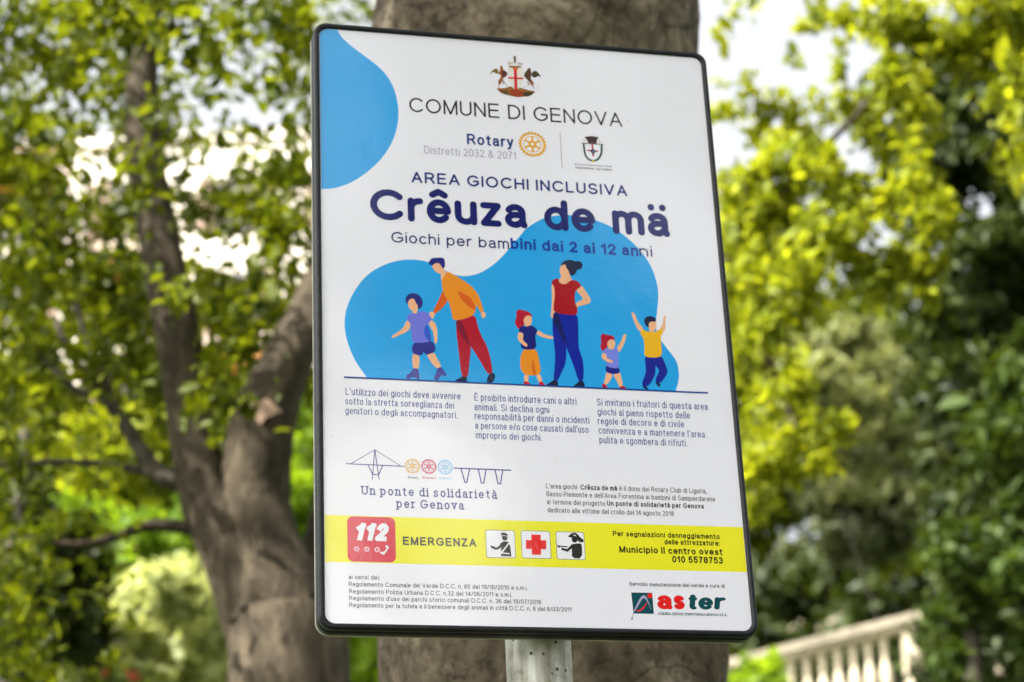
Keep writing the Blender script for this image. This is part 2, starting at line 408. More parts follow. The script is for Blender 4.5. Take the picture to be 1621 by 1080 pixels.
def text(P, txt, p0, p1, cap_px, c, weight=.12, cap='flat', layer=8, track=.125, slab=False, shear=0.0, kx=1.0, scale_ref=None):
    """one line of lettering from photograph point p0 to p1 (baseline), set straight on the face"""
    u0, v0 = S(*p0); u1, v1 = S(*p1); v = (v0 + v1) / 2
    xm, ym = (p0[0] + p1[0]) / 2, (p0[1] + p1[1]) / 2
    capm = S(xm, ym - cap_px)[1] - S(xm, ym)[1]
    w = weight * capm
    trk = track * (1.0 + .25 * (not slab))
    adv = 0.0; fixed = 0.0
    for k, ch in enumerate(txt):
        if ch == ' ': adv += .40; continue
        adv += GL[ch][0]; fixed += w
        if k < len(txt) - 1: adv += trk
    sx = (u1 - u0 - fixed) / max(adv, .05)
    cache = {}
    x = u0
    inset = weight
    for ch in txt:
        if ch == ' ': x += .40 * sx; continue
        gw, sts = GL[ch]
        if ch not in cache:
            if slab: sts = sts + SLAB.get(ch, [])
            polys = []
            for st in sts:
                pts = [(w / 2 + a * sx + shear * b * capm, w / 2 * kx + b * capm * (1 - inset * kx)) for a, b in sample(st)]
                polys += stroke_faces(pts, w, cap, kx)
            if cap == 'flat':
                lo, hi = (0.0 if min(b for st in sts for a, b in sample(st)) >= 0 else -9), (9 if ch in ACC else capm * 1.001)
                polys = [[(a, min(hi, max(lo, b))) for a, b in q] for q in polys]
                polys = [q for q in polys if max(b for a, b in q) - min(b for a, b in q) > 1e-7]
            cache[ch] = union(polys)
        vs, fs = cache[ch]
        P.tris([(x + a, v + b) for a, b in vs], fs, c, layer)
        x += gw * sx + w + trk * sx

def line(P, pts, w_px, c, layer, cap='round', px=True):
    q = [S(*p) for p in pts] if px else pts
    P.tris(*union(stroke_faces(q, w_px * SIGN_W / 640, cap)), c, layer)

def disc(P, cpx, r_px, c, layer, n=28):
    u, v = S(*cpx); r = r_px * SIGN_W / 640
    P.poly([(u + r * math.cos(2 * math.pi * k / n), v + r * math.sin(2 * math.pi * k / n)) for k in range(n)], c, layer)

def annulus(P, u, v, r0, r1, c, layer, n=48):
    vs = []; fs = []
    for k in range(n):
        t = 2 * math.pi * k / n
        vs += [(u + r0 * math.cos(t), v + r0 * math.sin(t)), (u + r1 * math.cos(t), v + r1 * math.sin(t))]
        j = (k + 1) % n
        fs.append((2 * k, 2 * k + 1, 2 * j + 1, 2 * j))
    P.tris(vs, fs, c, layer)

# ---- board, frame, post
WHITE = (233, 233, 235); NAVY = (20, 40, 108); BLUE = (30, 160, 221)
pts = round_rect(-SIGN_W / 2, 0, SIGN_W / 2, H, 0.009)
n_ = len(pts)
pv = [loc(u, v, 0) for u, v in pts] + [loc(u, v, -0.004) for u, v in pts]
panel = link_mesh('panel', pv, [tuple(range(n_)), tuple(range(2 * n_ - 1, n_ - 1, -1))] + [(k, n_ + k, n_ + (k + 1) % n_, (k + 1) % n_) for k in range(n_)], ink(WHITE), sign)

FRAME = mat_simple('frame_plastic', (0.009, 0.011, 0.013), 0.38, noise=0.3, nscale=40, bump=0.15, bscale=120)
FRAME.node_tree.nodes['Principled BSDF'].inputs['Specular IOR Level'].default_value = 0.22
def ring(profile, mat, name, closed=True):
    """sweep (offset outwards, depth) around the board's outline"""
    N = 10
    loops = []
    for off, dep in profile:
        r = 0.009 + off * .55
        p = round_rect(-SIGN_W / 2 - off, -off, SIGN_W / 2 + off, H + off, max(r, .001), N)
        loops.append([loc(u, v, -dep) for u, v in p])
    m = len(loops[0]); vs = [q for l_ in loops for q in l_]; fs = []
    for a in range(len(loops) - (0 if closed else 1)):
        b = (a + 1) % len(loops)
        for k in range(m): fs.append((a * m + k, a * m + (k + 1) % m, b * m + (k + 1) % m, b * m + k))
    o = link_mesh(name, vs, fs, mat, sign, smooth=True)
    bm = bmesh.new(); bm.from_mesh(o.data); bmesh.ops.recalc_face_normals(bm, faces=bm.faces); bm.to_mesh(o.data); bm.free()
    return o
fp = [(0.0002, 0.0)] + [(0.0028 - 0.0026 * math.cos(t), -0.0008 - 0.0022 * math.sin(t)) for t in np.linspace(0.2, math.pi - .6, 7)] + \
     [(0.0056, 0.001), (0.0056, 0.004), (0.0050, 0.0048), (0.0050, 0.0066), (0.0058, 0.0074), (0.0058, 0.0180), (0.004, 0.0200), (0.0, 0.0200), (0.0002, 0.006)]
frame = ring(fp, FRAME, 'frame')
ring([(0.0035, 0.0202), (0.0054, 0.0203), (0.0060, 0.0210), (0.0056, 0.0222), (-0.004, 0.0222), (-0.004, 0.0202)], mat_simple('pale_lip', (0.42, 0.40, 0.33), 0.6, noise=0.35, nscale=30), 'back_lip')
bp = round_rect(-SIGN_W / 2, 0.0, SIGN_W / 2, H, 0.009)
ALU = mat_simple('aluminium_back', (0.4, 0.4, 0.39), 0.5, 0.6, noise=0.2, nscale=12)
link_mesh('back_plate', [loc(u, v, -0.0224) for u, v in bp] + [loc(u, v, -0.0234) for u, v in bp], [tuple(range(n_)), tuple(range(2 * n_ - 1, n_ - 1, -1))] + [(k, n_ + k, n_ + (k + 1) % n_, (k + 1) % n_) for k in range(n_)], ALU, sign)

def lathe(prof, n=32, cx=0, cy=0):
    vs, fs = [], []
    for r, z in prof:
        for k in range(n):
            t = 2 * math.pi * k / n; vs.append((cx + r * math.cos(t), cy + r * math.sin(t), z))
    for a in range(len(prof) - 1):
        for k in range(n):
            fs.append((a * n + k, a * n + (k + 1) % n, (a + 1) * n + (k + 1) % n, (a + 1) * n + k))
    fs.append(tuple(range(n - 1, -1, -1))); fs.append(tuple((len(prof) - 1) * n + k for k in range(n)))
    return vs, fs

def mat_galv():
    m, n, l, p = new_mat('galvanised_steel')
    p.inputs['Metallic'].default_value = 0.4
    tc = n.new('ShaderNodeTexCoord'); mp = n.new('ShaderNodeMapping'); mp.inputs['Scale'].default_value = (1, 1, 0.12)
    l.new(tc.outputs['Object'], mp.inputs[0])
    a = n.new('ShaderNodeTexNoise'); a.inputs['Scale'].default_value = 70; a.inputs['Detail'].default_value = 8; l.new(mp.outputs[0], a.inputs['Vector'])
    b = n.new('ShaderNodeTexNoise'); b.inputs['Scale'].default_value = 55; b.inputs['Detail'].default_value = 7; b.inputs['Roughness'].default_value = .7; l.new(tc.outputs['Object'], b.inputs['Vector'])
    v = n.new('ShaderNodeTexVoronoi'); v.inputs['Scale'].default_value = 85; l.new(tc.outputs['Object'], v.inputs['Vector'])
    r = n.new('ShaderNodeValToRGB'); r.color_ramp.elements[0].position = .3; r.color_ramp.elements[0].color = (.20, .19, .15, 1); r.color_ramp.elements[1].position = .68; r.color_ramp.elements[1].color = (.62, .63, .60, 1)
    l.new(a.outputs[0], r.inputs[0])
    r2 = n.new('ShaderNodeValToRGB'); r2.color_ramp.elements[0].position = .33; r2.color_ramp.elements[0].color = (.5, .49, .4, 1); r2.color_ramp.elements[1].position = .55; r2.color_ramp.elements[1].color = (1, 1, 1, 1)
    l.new(b.outputs[0], r2.inputs[0])
    r3 = n.new('ShaderNodeValToRGB'); r3.color_ramp.elements[0].position = .10; r3.color_ramp.elements[0].color = (.07, .06, .05, 1); r3.color_ramp.elements[1].position = .17; r3.color_ramp.elements[1].color = (1, 1, 1, 1)
    l.new(v.outputs['Distance'], r3.inputs[0])
    x = n.new('ShaderNodeMix'); x.data_type = 'RGBA'; x.blend_type = 'MULTIPLY'; x.inputs[0].default_value = 1
    y = n.new('ShaderNodeMix'); y.data_type = 'RGBA'; y.blend_type = 'MULTIPLY'
    thr = n.new('ShaderNodeMath'); thr.operation = 'GREATER_THAN'; thr.inputs[1].default_value = .56
    c2 = n.new('ShaderNodeTexNoise'); c2.inputs['Scale'].default_value = 24; l.new(tc.outputs['Object'], c2.inputs['Vector'])
    l.new(c2.outputs[0], thr.inputs[0]); l.new(thr.outputs[0], y.inputs[0])
    l.new(r.outputs[0], x.inputs[6]); l.new(r2.outputs[0], x.inputs[7]); l.new(x.outputs[2], y.inputs[6]); l.new(r3.outputs[0], y.inputs[7])
    l.new(y.outputs[2], p.inputs['Base Color'])
    p.inputs['Roughness'].default_value = .42
    bu = n.new('ShaderNodeBump'); bu.inputs['Strength'].default_value = .3; bu.inputs['Distance'].default_value = .003
    l.new(a.outputs[0], bu.inputs['Height']); l.new(bu.outputs[0], p.inputs['Normal'])
    return m
GALV = mat_galv()
pole_u = S(852 + 24, 1030)[0]
vs, fs = lathe([(0.030, 0.0), (0.030, Z0 + H - 0.02), (0.0285, Z0 + H - 0.015)], 40, pole_u, 0.0238 + 0.0305)
pole = link_mesh('pole', vs, fs, GALV, sign, smooth=True)
for zc in (Z0 + 0.14, Z0 + H - 0.14):
    bm = bmesh.new(); bmesh.ops.create_cube(bm, size=1)
    for v_ in bm.verts: v_.co = Vector((pole_u + v_.co.x * .11, .0515 + v_.co.y * .05, zc + v_.co.z * .035))
    me = bpy.data.meshes.new('clamp'); bm.to_mesh(me); bm.free(); me.materials.append(ALU)
    o = bpy.data.objects.new('clamp', me); COL.objects.link(o); o.parent = sign

# ---- printed artwork
C1 = crop(480, 20, 3.6)
P = Print()
blob = crom([(190, 90), (220, 140), (280, 195), (360, 255), (430, 310), (480, 365), (515, 430), (535, 500), (543, 575), (535, 650), (510, 730), (470, 800), (420, 860), (350, 920), (270, 970), (190, 998), (140, 1005), (90, 1006)], 5)
q = C1(blob); ul = -SIGN_W / 2 + .0003
rr = .0087
cor = [(ul + rr - rr * math.cos(R(a)), H - .0003 - rr + rr * math.sin(R(a))) for a in range(0, 91, 10)]
q[-1] = (ul, q[-1][1]); q[0] = (q[0][0], H - .0003)
P.poly(q + cor, BLUE, 1)
P.build('printed_blob', panel)
P = Print()
b3 = [(480 + x / 3.178, 290 + y / 3.178) for x, y in [(320, 978), (260, 890), (220, 790), (208, 700), (222, 620), (260, 540), (320, 465), (400, 415), (480, 390), (550, 385), (620, 395), (690, 425), (745, 455), (810, 468), (880, 455), (950, 415), (1010, 360), (1060, 300), (1100, 255)]]
b4 = [(800 + x / 3.086, 290 + y / 3.086) for x, y in [(105, 220), (180, 175), (260, 158), (320, 157), (400, 170), (500, 205), (580, 255), (650, 320), (705, 395), (735, 470), (747, 540), (742, 620), (735, 690), (745, 740), (765, 775), (800, 820), (835, 870), (848, 930), (843, 980), (830, 1018)]]
P.poly([S(*p) for p in crom(b3 + b4, 5)], BLUE, 1)
P.build('printed_blob', panel)

SKIN = (240, 178, 130); ORANGE = (230, 140, 25); DORANGE = (214, 92, 14); RED = (172, 10, 38); DRED = (122, 8, 42); DNAVY = (12, 26, 60); HAIRB = (28, 32, 116)
CA, CB, CC = crop(600, 400, 4.91), crop(800, 400, 4.907), crop(930, 480, 7.2)
def figure(C, shapes):
    P = Print()
    for k, (c, pts) in enumerate(shapes): P.poly(chaikin(C(pts), 2), c, 2 + k * 0.45)
    o = P.build('printed_figure', panel)
    return o
figure(CA, [(SKIN, [(478, 150), (500, 120), (530, 160), (505, 210), (482, 222)]), (SKIN, [(405, 94), (440, 76), (480, 80), (495, 112), (504, 130), (497, 152), (470, 164), (455, 161), (428, 137)]),
    (HAIRB, [(384, 76), (405, 44), (440, 40), (494, 39), (510, 50), (515, 105), (498, 132), (488, 110), (468, 84), (440, 80), (415, 102), (392, 95)]),
    (SKIN, [(382, 490), (398, 456), (437, 466), (428, 508), (408, 514)]), (DORANGE, [(495, 290), (540, 365), (505, 420), (437, 480), (416, 460), (455, 385), (480, 330)]),
    (RED, [(588, 520), (680, 505), (750, 485), (765, 570), (800, 660), (832, 710), (862, 800), (888, 940), (846, 950), (790, 850), (714, 728), (688, 690)]), (RED, [(588, 515), (690, 530), (718, 725), (702, 850), (692, 978), (640, 972), (620, 780)]),
    (DRED, [(592, 528), (640, 520), (690, 670), (714, 730), (680, 705), (640, 640), (605, 600)]),
    (ORANGE, [(482, 225), (510, 178), (530, 142), (600, 182), (700, 245), (756, 300), (756, 478), (670, 514), (620, 524), (572, 526), (565, 470), (545, 390), (498, 310)]),
    (DORANGE, [(594, 290), (690, 335), (722, 360), (748, 420), (752, 452), (700, 425), (650, 378)]), (SKIN, [(790, 466), (814, 455), (832, 480), (824, 508), (803, 512), (794, 490)]),
    (ORANGE, [(680, 240), (752, 296), (782, 350), (816, 460), (792, 474), (760, 410), (728, 350)]),
    (DNAVY, [(576, 1004), (630, 972), (650, 962), (684, 966), (686, 1010)]), (DNAVY, [(830, 1010), (852, 942), (892, 934), (906, 960), (884, 1018)])])
figure(CA, [(HAIRB, [(200, 365), (222, 324), (265, 313), (314, 328), (342, 375), (337, 418), (303, 446), (280, 410), (240, 390), (218, 405)]),
    (SKIN, [(222, 390), (238, 362), (272, 355), (286, 395), (303, 408), (300, 460), (280, 482), (258, 474), (260, 448), (236, 442)]),
    (SKIN, [(213, 524), (244, 540), (242, 592), (210, 620), (150, 644), (104, 670), (94, 650), (140, 622), (190, 586)]), (SKIN, [(380, 535), (414, 524), (442, 558), (454, 600), (454, 692), (440, 714), (428, 690), (424, 620), (398, 580)]),
    (SKIN, [(256, 775), (316, 785), (312, 912), (262, 912)]), (SKIN, [(364, 785), (428, 772), (452, 828), (490, 886), (450, 906), (398, 845)]),
    ((42, 46, 134), [(264, 690), (402, 680), (434, 715), (444, 770), (363, 800), (345, 765), (335, 806), (250, 784)]),
    ((112, 116, 210), [(228, 475), (265, 468), (285, 478), (305, 460), (345, 456), (382, 472), (413, 517), (385, 550), (372, 560), (385, 640), (408, 690), (350, 700), (258, 703), (254, 650), (244, 560), (240, 545), (213, 522)]),
    ((48, 92, 195), [(380, 545), (414, 690), (378, 680), (352, 640), (348, 590)]),
    ((64, 68, 150), [(260, 900), (308, 900), (316, 990), (300, 996), (295, 972), (242, 970), (234, 990), (218, 984), (206, 955), (248, 935)]), ((64, 68, 150), [(445, 905), (487, 885), (502, 918), (529, 950), (517, 962), (490, 950), (467, 972), (457, 995), (438, 990), (420, 970), (448, 940)])])
figure(CB, [(SKIN, [(424, 108), (465, 80), (478, 125), (502, 132), (508, 160), (499, 185), (524, 213), (482, 262), (406, 246), (418, 205), (438, 186), (421, 155)]),
    (DNAVY, [(426, 108), (442, 72), (490, 54), (530, 61), (546, 72), (570, 62), (598, 82), (600, 115), (577, 135), (557, 130), (552, 158), (520, 183), (498, 172), (493, 142), (474, 122), (464, 86)]),
    (SKIN, [(356, 240), (380, 255), (392, 340), (384, 450), (374, 515), (351, 502), (359, 430), (362, 330)]), (SKIN, [(540, 283), (592, 252), (623, 298), (666, 366), (658, 394), (600, 410), (562, 418), (556, 440), (541, 410), (558, 382), (606, 364), (586, 335)]),
    ((2, 30, 148), [(378, 452), (480, 470), (560, 476), (568, 560), (567, 720), (578, 768), (609, 850), (608, 1006), (568, 1006), (538, 900), (488, 772), (466, 726)]), ((2, 30, 148), [(378, 452), (450, 600), (473, 715), (473, 850), (442, 922), (402, 1008), (371, 1000), (382, 900), (388, 780), (368, 640), (365, 520)]),
    ((10, 20, 84), [(372, 462), (412, 466), (443, 590), (474, 682), (470, 722), (420, 622), (366, 540)]),
    ((164, 8, 22), [(354, 238), (368, 212), (412, 196), (418, 238), (470, 250), (514, 208), (562, 222), (596, 260), (548, 290), (537, 330), (542, 400), (558, 420), (561, 486), (480, 484), (376, 464), (373, 420), (385, 330), (380, 262)]),
    (DNAVY, [(300, 1036), (350, 1008), (373, 988), (408, 996), (414, 1044)]), (DNAVY, [(512, 1050), (558, 1014), (573, 995), (611, 1000), (620, 1056)])])
figure(CB, [((176, 8, 40), [(82, 460), (105, 438), (132, 448), (172, 454), (210, 485), (204, 500), (176, 492), (152, 520), (148, 562), (110, 596), (93, 588), (70, 540), (88, 500)]),
    (SKIN, [(137, 525), (164, 486), (200, 491), (209, 525), (198, 562), (188, 584), (158, 576), (148, 552)]),
    (SKIN, [(142, 945), (184, 945), (178, 1016), (148, 1014)]), (SKIN, [(234, 945), (278, 945), (288, 1016), (260, 1016)]),
    (SKIN, [(232, 632), (256, 600), (300, 636), (374, 650), (373, 674), (308, 666)]),
    (ORANGE, [(120, 742), (244, 744), (264, 850), (283, 956), (110, 953)]), ((214, 104, 12), [(205, 790), (248, 955), (206, 955)]),
    ((14, 28, 112), [(97, 612), (124, 566), (165, 578), (205, 560), (255, 605), (236, 634), (232, 660), (245, 756), (117, 753), (123, 690), (134, 632)]),
    (SKIN, [(102, 614), (141, 628), (138, 655), (133, 680), (174, 713), (166, 732), (150, 729), (107, 692), (91, 660)]),
    ((186, 14, 36), [(142, 998), (176, 1002), (208, 1038), (142, 1032)]), ((186, 14, 36), [(260, 1006), (287, 1000), (322, 1042), (260, 1040)])])
figure(CC, [(SKIN, [(325, 515), (373, 456), (398, 400), (408, 360), (446, 352), (438, 402), (414, 472), (372, 552), (346, 558)]),
    ((172, 10, 42), [(146, 368), (180, 345), (216, 362), (262, 364), (312, 390), (310, 426), (266, 422), (237, 444), (234, 492), (206, 528), (172, 558), (150, 512), (142, 490), (158, 458)]),
    (SKIN, [(224, 455), (244, 420), (294, 412), (321, 450), (312, 494), (292, 535), (246, 535), (228, 492)]),
    (SKIN, [(212, 780), (290, 798), (274, 862), (215, 938), (180, 924), (202, 860)]), (SKIN, [(295, 798), (375, 788), (388, 860), (410, 950), (362, 962), (342, 900), (308, 850)]),
    ((18, 28, 128), [(210, 705), (280, 728), (358, 728), (374, 800), (285, 812), (202, 785)]),
    ((116, 130, 218), [(174, 556), (204, 515), (240, 524), (290, 532), (332, 504), (354, 545), (348, 590), (362, 742), (285, 742), (212, 720), (216, 640), (213, 592)]),
    (SKIN, [(166, 580), (186, 560), (222, 595), (216, 624), (242, 638), (298, 660), (282, 686), (234, 673), (176, 643), (158, 610)]),
    ((172, 12, 40), [(160, 935), (184, 914), (218, 938), (232, 976), (176, 970)]), ((172, 12, 40), [(357, 965), (402, 938), (448, 970), (448, 992), (360, 990)])])
figure(CC, [(SKIN, [(588, 335), (648, 298), (574, 218), (534, 104), (494, 104), (526, 200)]), (SKIN, [(815, 295), (862, 330), (890, 302), (889, 200), (893, 140), (866, 140), (860, 240)]),
    (SKIN, [(690, 240), (718, 200), (774, 205), (790, 250), (779, 292), (756, 312), (764, 335), (718, 330), (702, 312), (702, 280)]),
    (DNAVY, [(640, 195), (662, 160), (710, 144), (764, 160), (786, 195), (772, 214), (720, 209), (698, 232), (698, 288), (660, 252)]),
    ((16, 28, 138), [(648, 600), (770, 612), (780, 720), (770, 832), (682, 968), (608, 932), (667, 800), (662, 720)]), ((16, 28, 138), [(740, 612), (848, 600), (884, 688), (918, 780), (894, 832), (827, 922), (764, 888), (816, 780), (812, 760), (768, 700)]),
    ((234, 178, 18), [(592, 340), (622, 294), (660, 318), (712, 328), (760, 331), (812, 308), (834, 284), (868, 328), (832, 382), (838, 440), (856, 610), (745, 624), (642, 610), (652, 500), (637, 390)]),
    (DNAVY, [(606, 935), (682, 958), (696, 992), (664, 986)]), (DNAVY, [(764, 882), (830, 914), (827, 958), (798, 946)])])
P = Print(); line(P, [(545.5, 597.3), (1119.5, 622.3)], 2.8, (12, 62, 138), 9); P.build('printed_ground_line', panel)

# lettering
TX = (88, 95, 150)
def letters(rows, name='lettering'):
    P = Print()
    for r in rows: text(P, *r[:5], **r[5])
    return P.build(name, panel)
letters([("COMUNE DI GENOVA", (648, 179), (985, 199.5), 22.6, (30, 32, 24), dict(weight=.114))])
letters([("Rotary", (739.5, 229.5), (813, 233), 17, (18, 52, 116), dict(weight=.17))])
letters([("Distretti 2032 & 2071", (671.5, 244), (817, 252), 12, (150, 150, 166), dict(weight=.09))])
letters([("AREA GIOCHI INCLUSIVA", (651.4, 289), (993.3, 311.5), 17.6, (16, 44, 112), dict(weight=.165, cap='round', track=.15))])
letters([("Crêuza de mä", (586, 347.5), (1060.5, 375.5), 48.5, (0, 16, 96), dict(weight=.205, cap='round', layer=11, track=.075))])
letters([("Giochi per bam", (619.5, 384), (806, 394.5), 17, (26, 38, 98), dict(weight=.13)), ("bini dai 2 ai 12 an", (808.5, 394.5), (1010.5, 405.5), 17.2, (8, 56, 148), dict(weight=.19, layer=11)), ("ni", (1012.5, 405.8), (1032.7, 406.9), 17, (26, 38, 98), dict(weight=.13, layer=11))])
BODY = dict(weight=.112, track=.14)
letters([("L'utilizzo dei giochi deve avvenire", (547, 625.5), (729, 632.8), 11, TX, BODY), ("sotto la stretta sorveglianza dei", (546.5, 640.6), (719, 647.2), 11, TX, BODY), ("genitori o degli accompagnatori.", (546.5, 655.8), (724.3, 662.4), 11, TX, BODY)])
letters([("È proibito introdurre cani o altri", (751, 634.7), (912.6, 640.8), 11, TX, BODY), ("animali. Si declina ogni", (751, 650), (869.7, 654), 11, TX, BODY), ("responsabilità per danni o incidenti", (751.4, 664), (933, 671), 11, TX, BODY), ("a persone e/o cose causati dall'uso", (752.3, 679), (932, 685.8), 11, TX, BODY), ("improprio dei giochi.", (753.2, 694.2), (858, 698), 11, TX, BODY)])
letters([("Si invitano i fruitori di questa area", (945, 642.5), (1120.5, 649), 11, TX, BODY), ("giochi al pieno rispetto delle", (946, 657.5), (1092.6, 663), 11, TX, BODY), ("regole di decoro e di civile", (946.6, 672), (1083, 677), 11, TX, BODY), ("convivenza e a mantenere l'area", (947.7, 686.8), (1116, 693), 11, TX, BODY), ("pulita e sgombera di rifiuti.", (949, 701.8), (1088.4, 707), 11, TX, BODY)])
DK = (78, 78, 70); SM = dict(weight=.112, track=.14); SB = dict(weight=.165, track=.14)
letters([("L'area giochi ", (864.5, 773.5), (917, 775), 8, DK, SM), ("Crêuza de mà", (919, 775.4), (977, 777), 8, (40, 40, 34), SB), ("è il dono dei Rotary Club di Liguria,", (980.5, 777.2), (1118.9, 781.5), 8, DK, SM),
         ("Basso Piemonte e dell'Area Fiorentina ai bambini di Sampierdarena", (865.2, 786.2), (1131.8, 793.8), 8, DK, SM),
         ("al termine del progetto", (865.7, 798.8), (958, 801), 8, DK, SM), ("Un ponte di solidarietà per Genova", (961, 801), (1114.2, 805.4), 8, (40, 40, 34), SB),
         ("dedicato alle vittime del crollo del 14 agosto 2018", (866.9, 811.4), (1066.8, 817.2), 8, DK, SM)])
SL = dict(weight=.145, slab=True, track=.3)
letters([("Un ponte di solidarietà", (572.5, 783.5), (786.5, 790), 14, (66, 76, 140), SL), ("per Genova", (628, 804), (734, 807.5), 14, (66, 76, 140), SL)])

# wheels, divider, bridge
def wheel(P, cpx, r_px, c, layer=8, bold=1.0):
    u, v = S(*cpx); r = r_px * SIGN_W / 640
    annulus(P, u, v, r * .80, r * .93, c, layer)
    for k in range(24):
        t = 2 * math.pi * k / 24; a = .085
        P.poly([(u + r * q * math.cos(t + s * a * w_), v + r * q * math.sin(t + s * a * w_)) for q, s, w_ in ((.92, -1, 1), (1.03, -1, .7), (1.03, 1, .7), (.92, 1, 1))], c, layer + .2)
    annulus(P, u, v, r * .60, r * .66, c, layer)
    annulus(P, u, v, r * .11, r * .22 * bold, c, layer)
    for k in range(6):
        t = math.pi / 2 + math.pi / 3 * k
        d = (math.cos(t), math.sin(t)); n = (-d[1] * r * .055 * bold, d[0] * r * .055 * bold)
        P.poly([(u + d[0] * r * .18 - n[0], v + d[1] * r * .18 - n[1]), (u + d[0] * r * .62 - n[0], v + d[1] * r * .62 - n[1]), (u + d[0] * r * .62 + n[0], v + d[1] * r * .62 + n[1]), (u + d[0] * r * .18 + n[0], v + d[1] * r * .18 + n[1])], c, layer + .3)
P = Print(); wheel(P, (842.8, 228.6), 22.6, (228, 168, 28), bold=1.35); P.build('printed_wheel', panel)
P = Print(); line(P, [(886.3, 210), (889.8, 266)], 1.1, (150, 150, 152), 8); P.build('printed_divider', panel)
CF = lambda *p: [(540 + x / 5.59, 700 + y / 5.59) for x, y in p]
P = Print()
BR = (58, 66, 142)
for w_, pl in ((1.5, [(45, 192), (555, 215)]), (1.0, [(298, 68), (85, 192)]), (1.0, [(298, 68), (527, 212)]), (1.3, [(297, 72), (275, 332)]), (1.3, [(299, 72), (336, 332)]), (1.5, [(240, 205), (280, 288)]), (1.5, [(367, 212), (330, 292)]), (1.5, [(278, 286), (332, 292)]),
               (0, None),
               (1.9, [(1000, 230), (1500, 250)]), (1.8, [(1062, 240), (1095, 357), (1112, 358), (1135, 243)]), (1.8, [(1215, 243), (1240, 362), (1262, 363), (1282, 245)]), (1.8, [(1362, 247), (1388, 369), (1410, 370), (1430, 248)])):
    if not w_: P.build('printed_bridge', panel); P = Print(); continue
    line(P, CF(*pl), w_, BR, 8 + .3 * (len(P.f) % 7) / 7)
P.build('printed_bridge', panel)
for (cx, cy), c, nm, a0, a1 in (((632, 212), (222, 176, 84), 'Rotary', (590, 322), (682, 326)), ((776, 217), (206, 52, 98), 'Rotaract', (720, 324), (838, 328)), ((920, 222), (142, 196, 230), 'Interact', (868, 328), (976, 332))):
    P = Print(); wheel(P, CF((cx, cy))[0], 11.6, c, bold=1.3)
    text(P, nm, CF(a0)[0], CF(a1)[0], 3.6, (70, 70, 110) if nm == 'Rotary' else c, weight=.17)
    P.build('printed_wheel', panel)

# district crest
CE = crop(800, 195, 8.53)
pe = lambda *p: [(800 + x / 8.53, 195 + y / 8.53) for x, y in p]
P = Print()
P.poly(chaikin(CE([(1075, 295), (1082, 430), (1125, 490), (1185, 512), (1245, 490), (1285, 440), (1292, 300)]), 1), (240, 240, 238), 2)
line(P, pe((1058, 290), (1068, 380), (1082, 440), (1125, 492), (1185, 515), (1248, 492), (1284, 442), (1298, 390), (1300, 300)), 3.3, (28, 66, 48), 3)
line(P, pe((1028, 272), (1318, 290)), 1.6, (70, 84, 80), 4)
disc(P, pe((1070, 240))[0], 3.2, (226, 212, 204), 4.5); disc(P, pe((1272, 250))[0], 3.2, (226, 212, 204), 4.5)
P.poly(CE([(1065, 190), (1110, 180), (1170, 176), (1262, 192), (1238, 228), (1228, 278), (1120, 272), (1100, 228)]), (52, 20, 20), 5)
line(P, pe((1115, 262), (1230, 268)), 1.2, (110, 40, 36), 6)
line(P, pe((1172, 288), (1185, 440)), 3.0, (176, 20, 28), 5); line(P, pe((1110, 370), (1245, 380)), 2.6, (176, 20, 28), 5.5)
P.poly(CE([(1180, 340), (1222, 385), (1185, 425), (1142, 380)]), (46, 30, 66), 6.2); disc(P, pe((1186, 383))[0], 1.9, (96, 110, 150), 7)
disc(P, pe((1185, 515))[0], 2.4, (206, 196, 40), 5)
line(P, pe((1020, 330), (1030, 360)), .8, (206, 206, 160), 5); line(P, pe((1330, 330), (1318, 375)), .8, (206, 206, 160), 5)
text(P, "Municipio II Genova Centro Ovest", pe((940, 567))[0], pe((1440, 598))[0], 2.9, (120, 120, 134), weight=.14)
text(P, "Sampierdarena - San Teodoro", pe((945, 615))[0], pe((1440, 643))[0], 3.2, (96, 96, 106), weight=.15)
P.build('printed_district_crest', panel)

# city crest
CD = crop(760, 80, 12.71)
pd = lambda *p: [(760 + x / 12.71, 80 + y / 12.71) for x, y in p]
P = Print()
OL = (112, 92, 20); BW = (148, 84, 30); DB = (70, 42, 18)
P.poly(chaikin(CD([(325, 750), (450, 768), (560, 738), (620, 715), (700, 785), (800, 745), (900, 775), (1000, 805), (1120, 822), (1065, 880), (985, 928), (850, 936), (760, 944), (650, 926), (520, 893), (430, 862), (365, 812)]), 1), (146, 92, 28), 2)
P.poly(chaikin(CD([(590, 785), (720, 800), (850, 800), (885, 870), (800, 936), (680, 924), (595, 870)]), 1), (152, 52, 12), 3)
P.poly(chaikin(CD([(870, 840), (960, 838), (1095, 836), (1000, 922), (860, 922)]), 1), (58, 48, 14), 4)
P.poly(chaikin(CD([(380, 790), (480, 800), (580, 830), (560, 892), (450, 862)]), 1), (86, 60, 14), 4.2)
P.poly(chaikin(CD([(470, 850), (560, 860), (560, 895), (500, 885)]), 1), (44, 84, 34), 4.6)
P.poly(chaikin(CD([(760, 745), (880, 770), (860, 820), (780, 815)]), 1), (142, 100, 24), 4.8)
P.poly(CD([(565, 350), (855, 360), (868, 560), (838, 680), (780, 760), (720, 800), (660, 755), (610, 680), (570, 560)]), (226, 220, 204), 5)
line(P, pd((708, 395), (722, 775)), 5.0, (206, 8, 14), 6, 'flat'); line(P, pd((582, 553), (850, 566)), 3.2, (206, 8, 14), 6.5, 'flat')
P.poly(CD([(650, 345), (765, 350), (750, 400), (670, 398)]), (220, 92, 40), 6.8)
P.poly(CD([(572, 308), (832, 318), (825, 352), (586, 346)]), (128, 96, 14), 7)
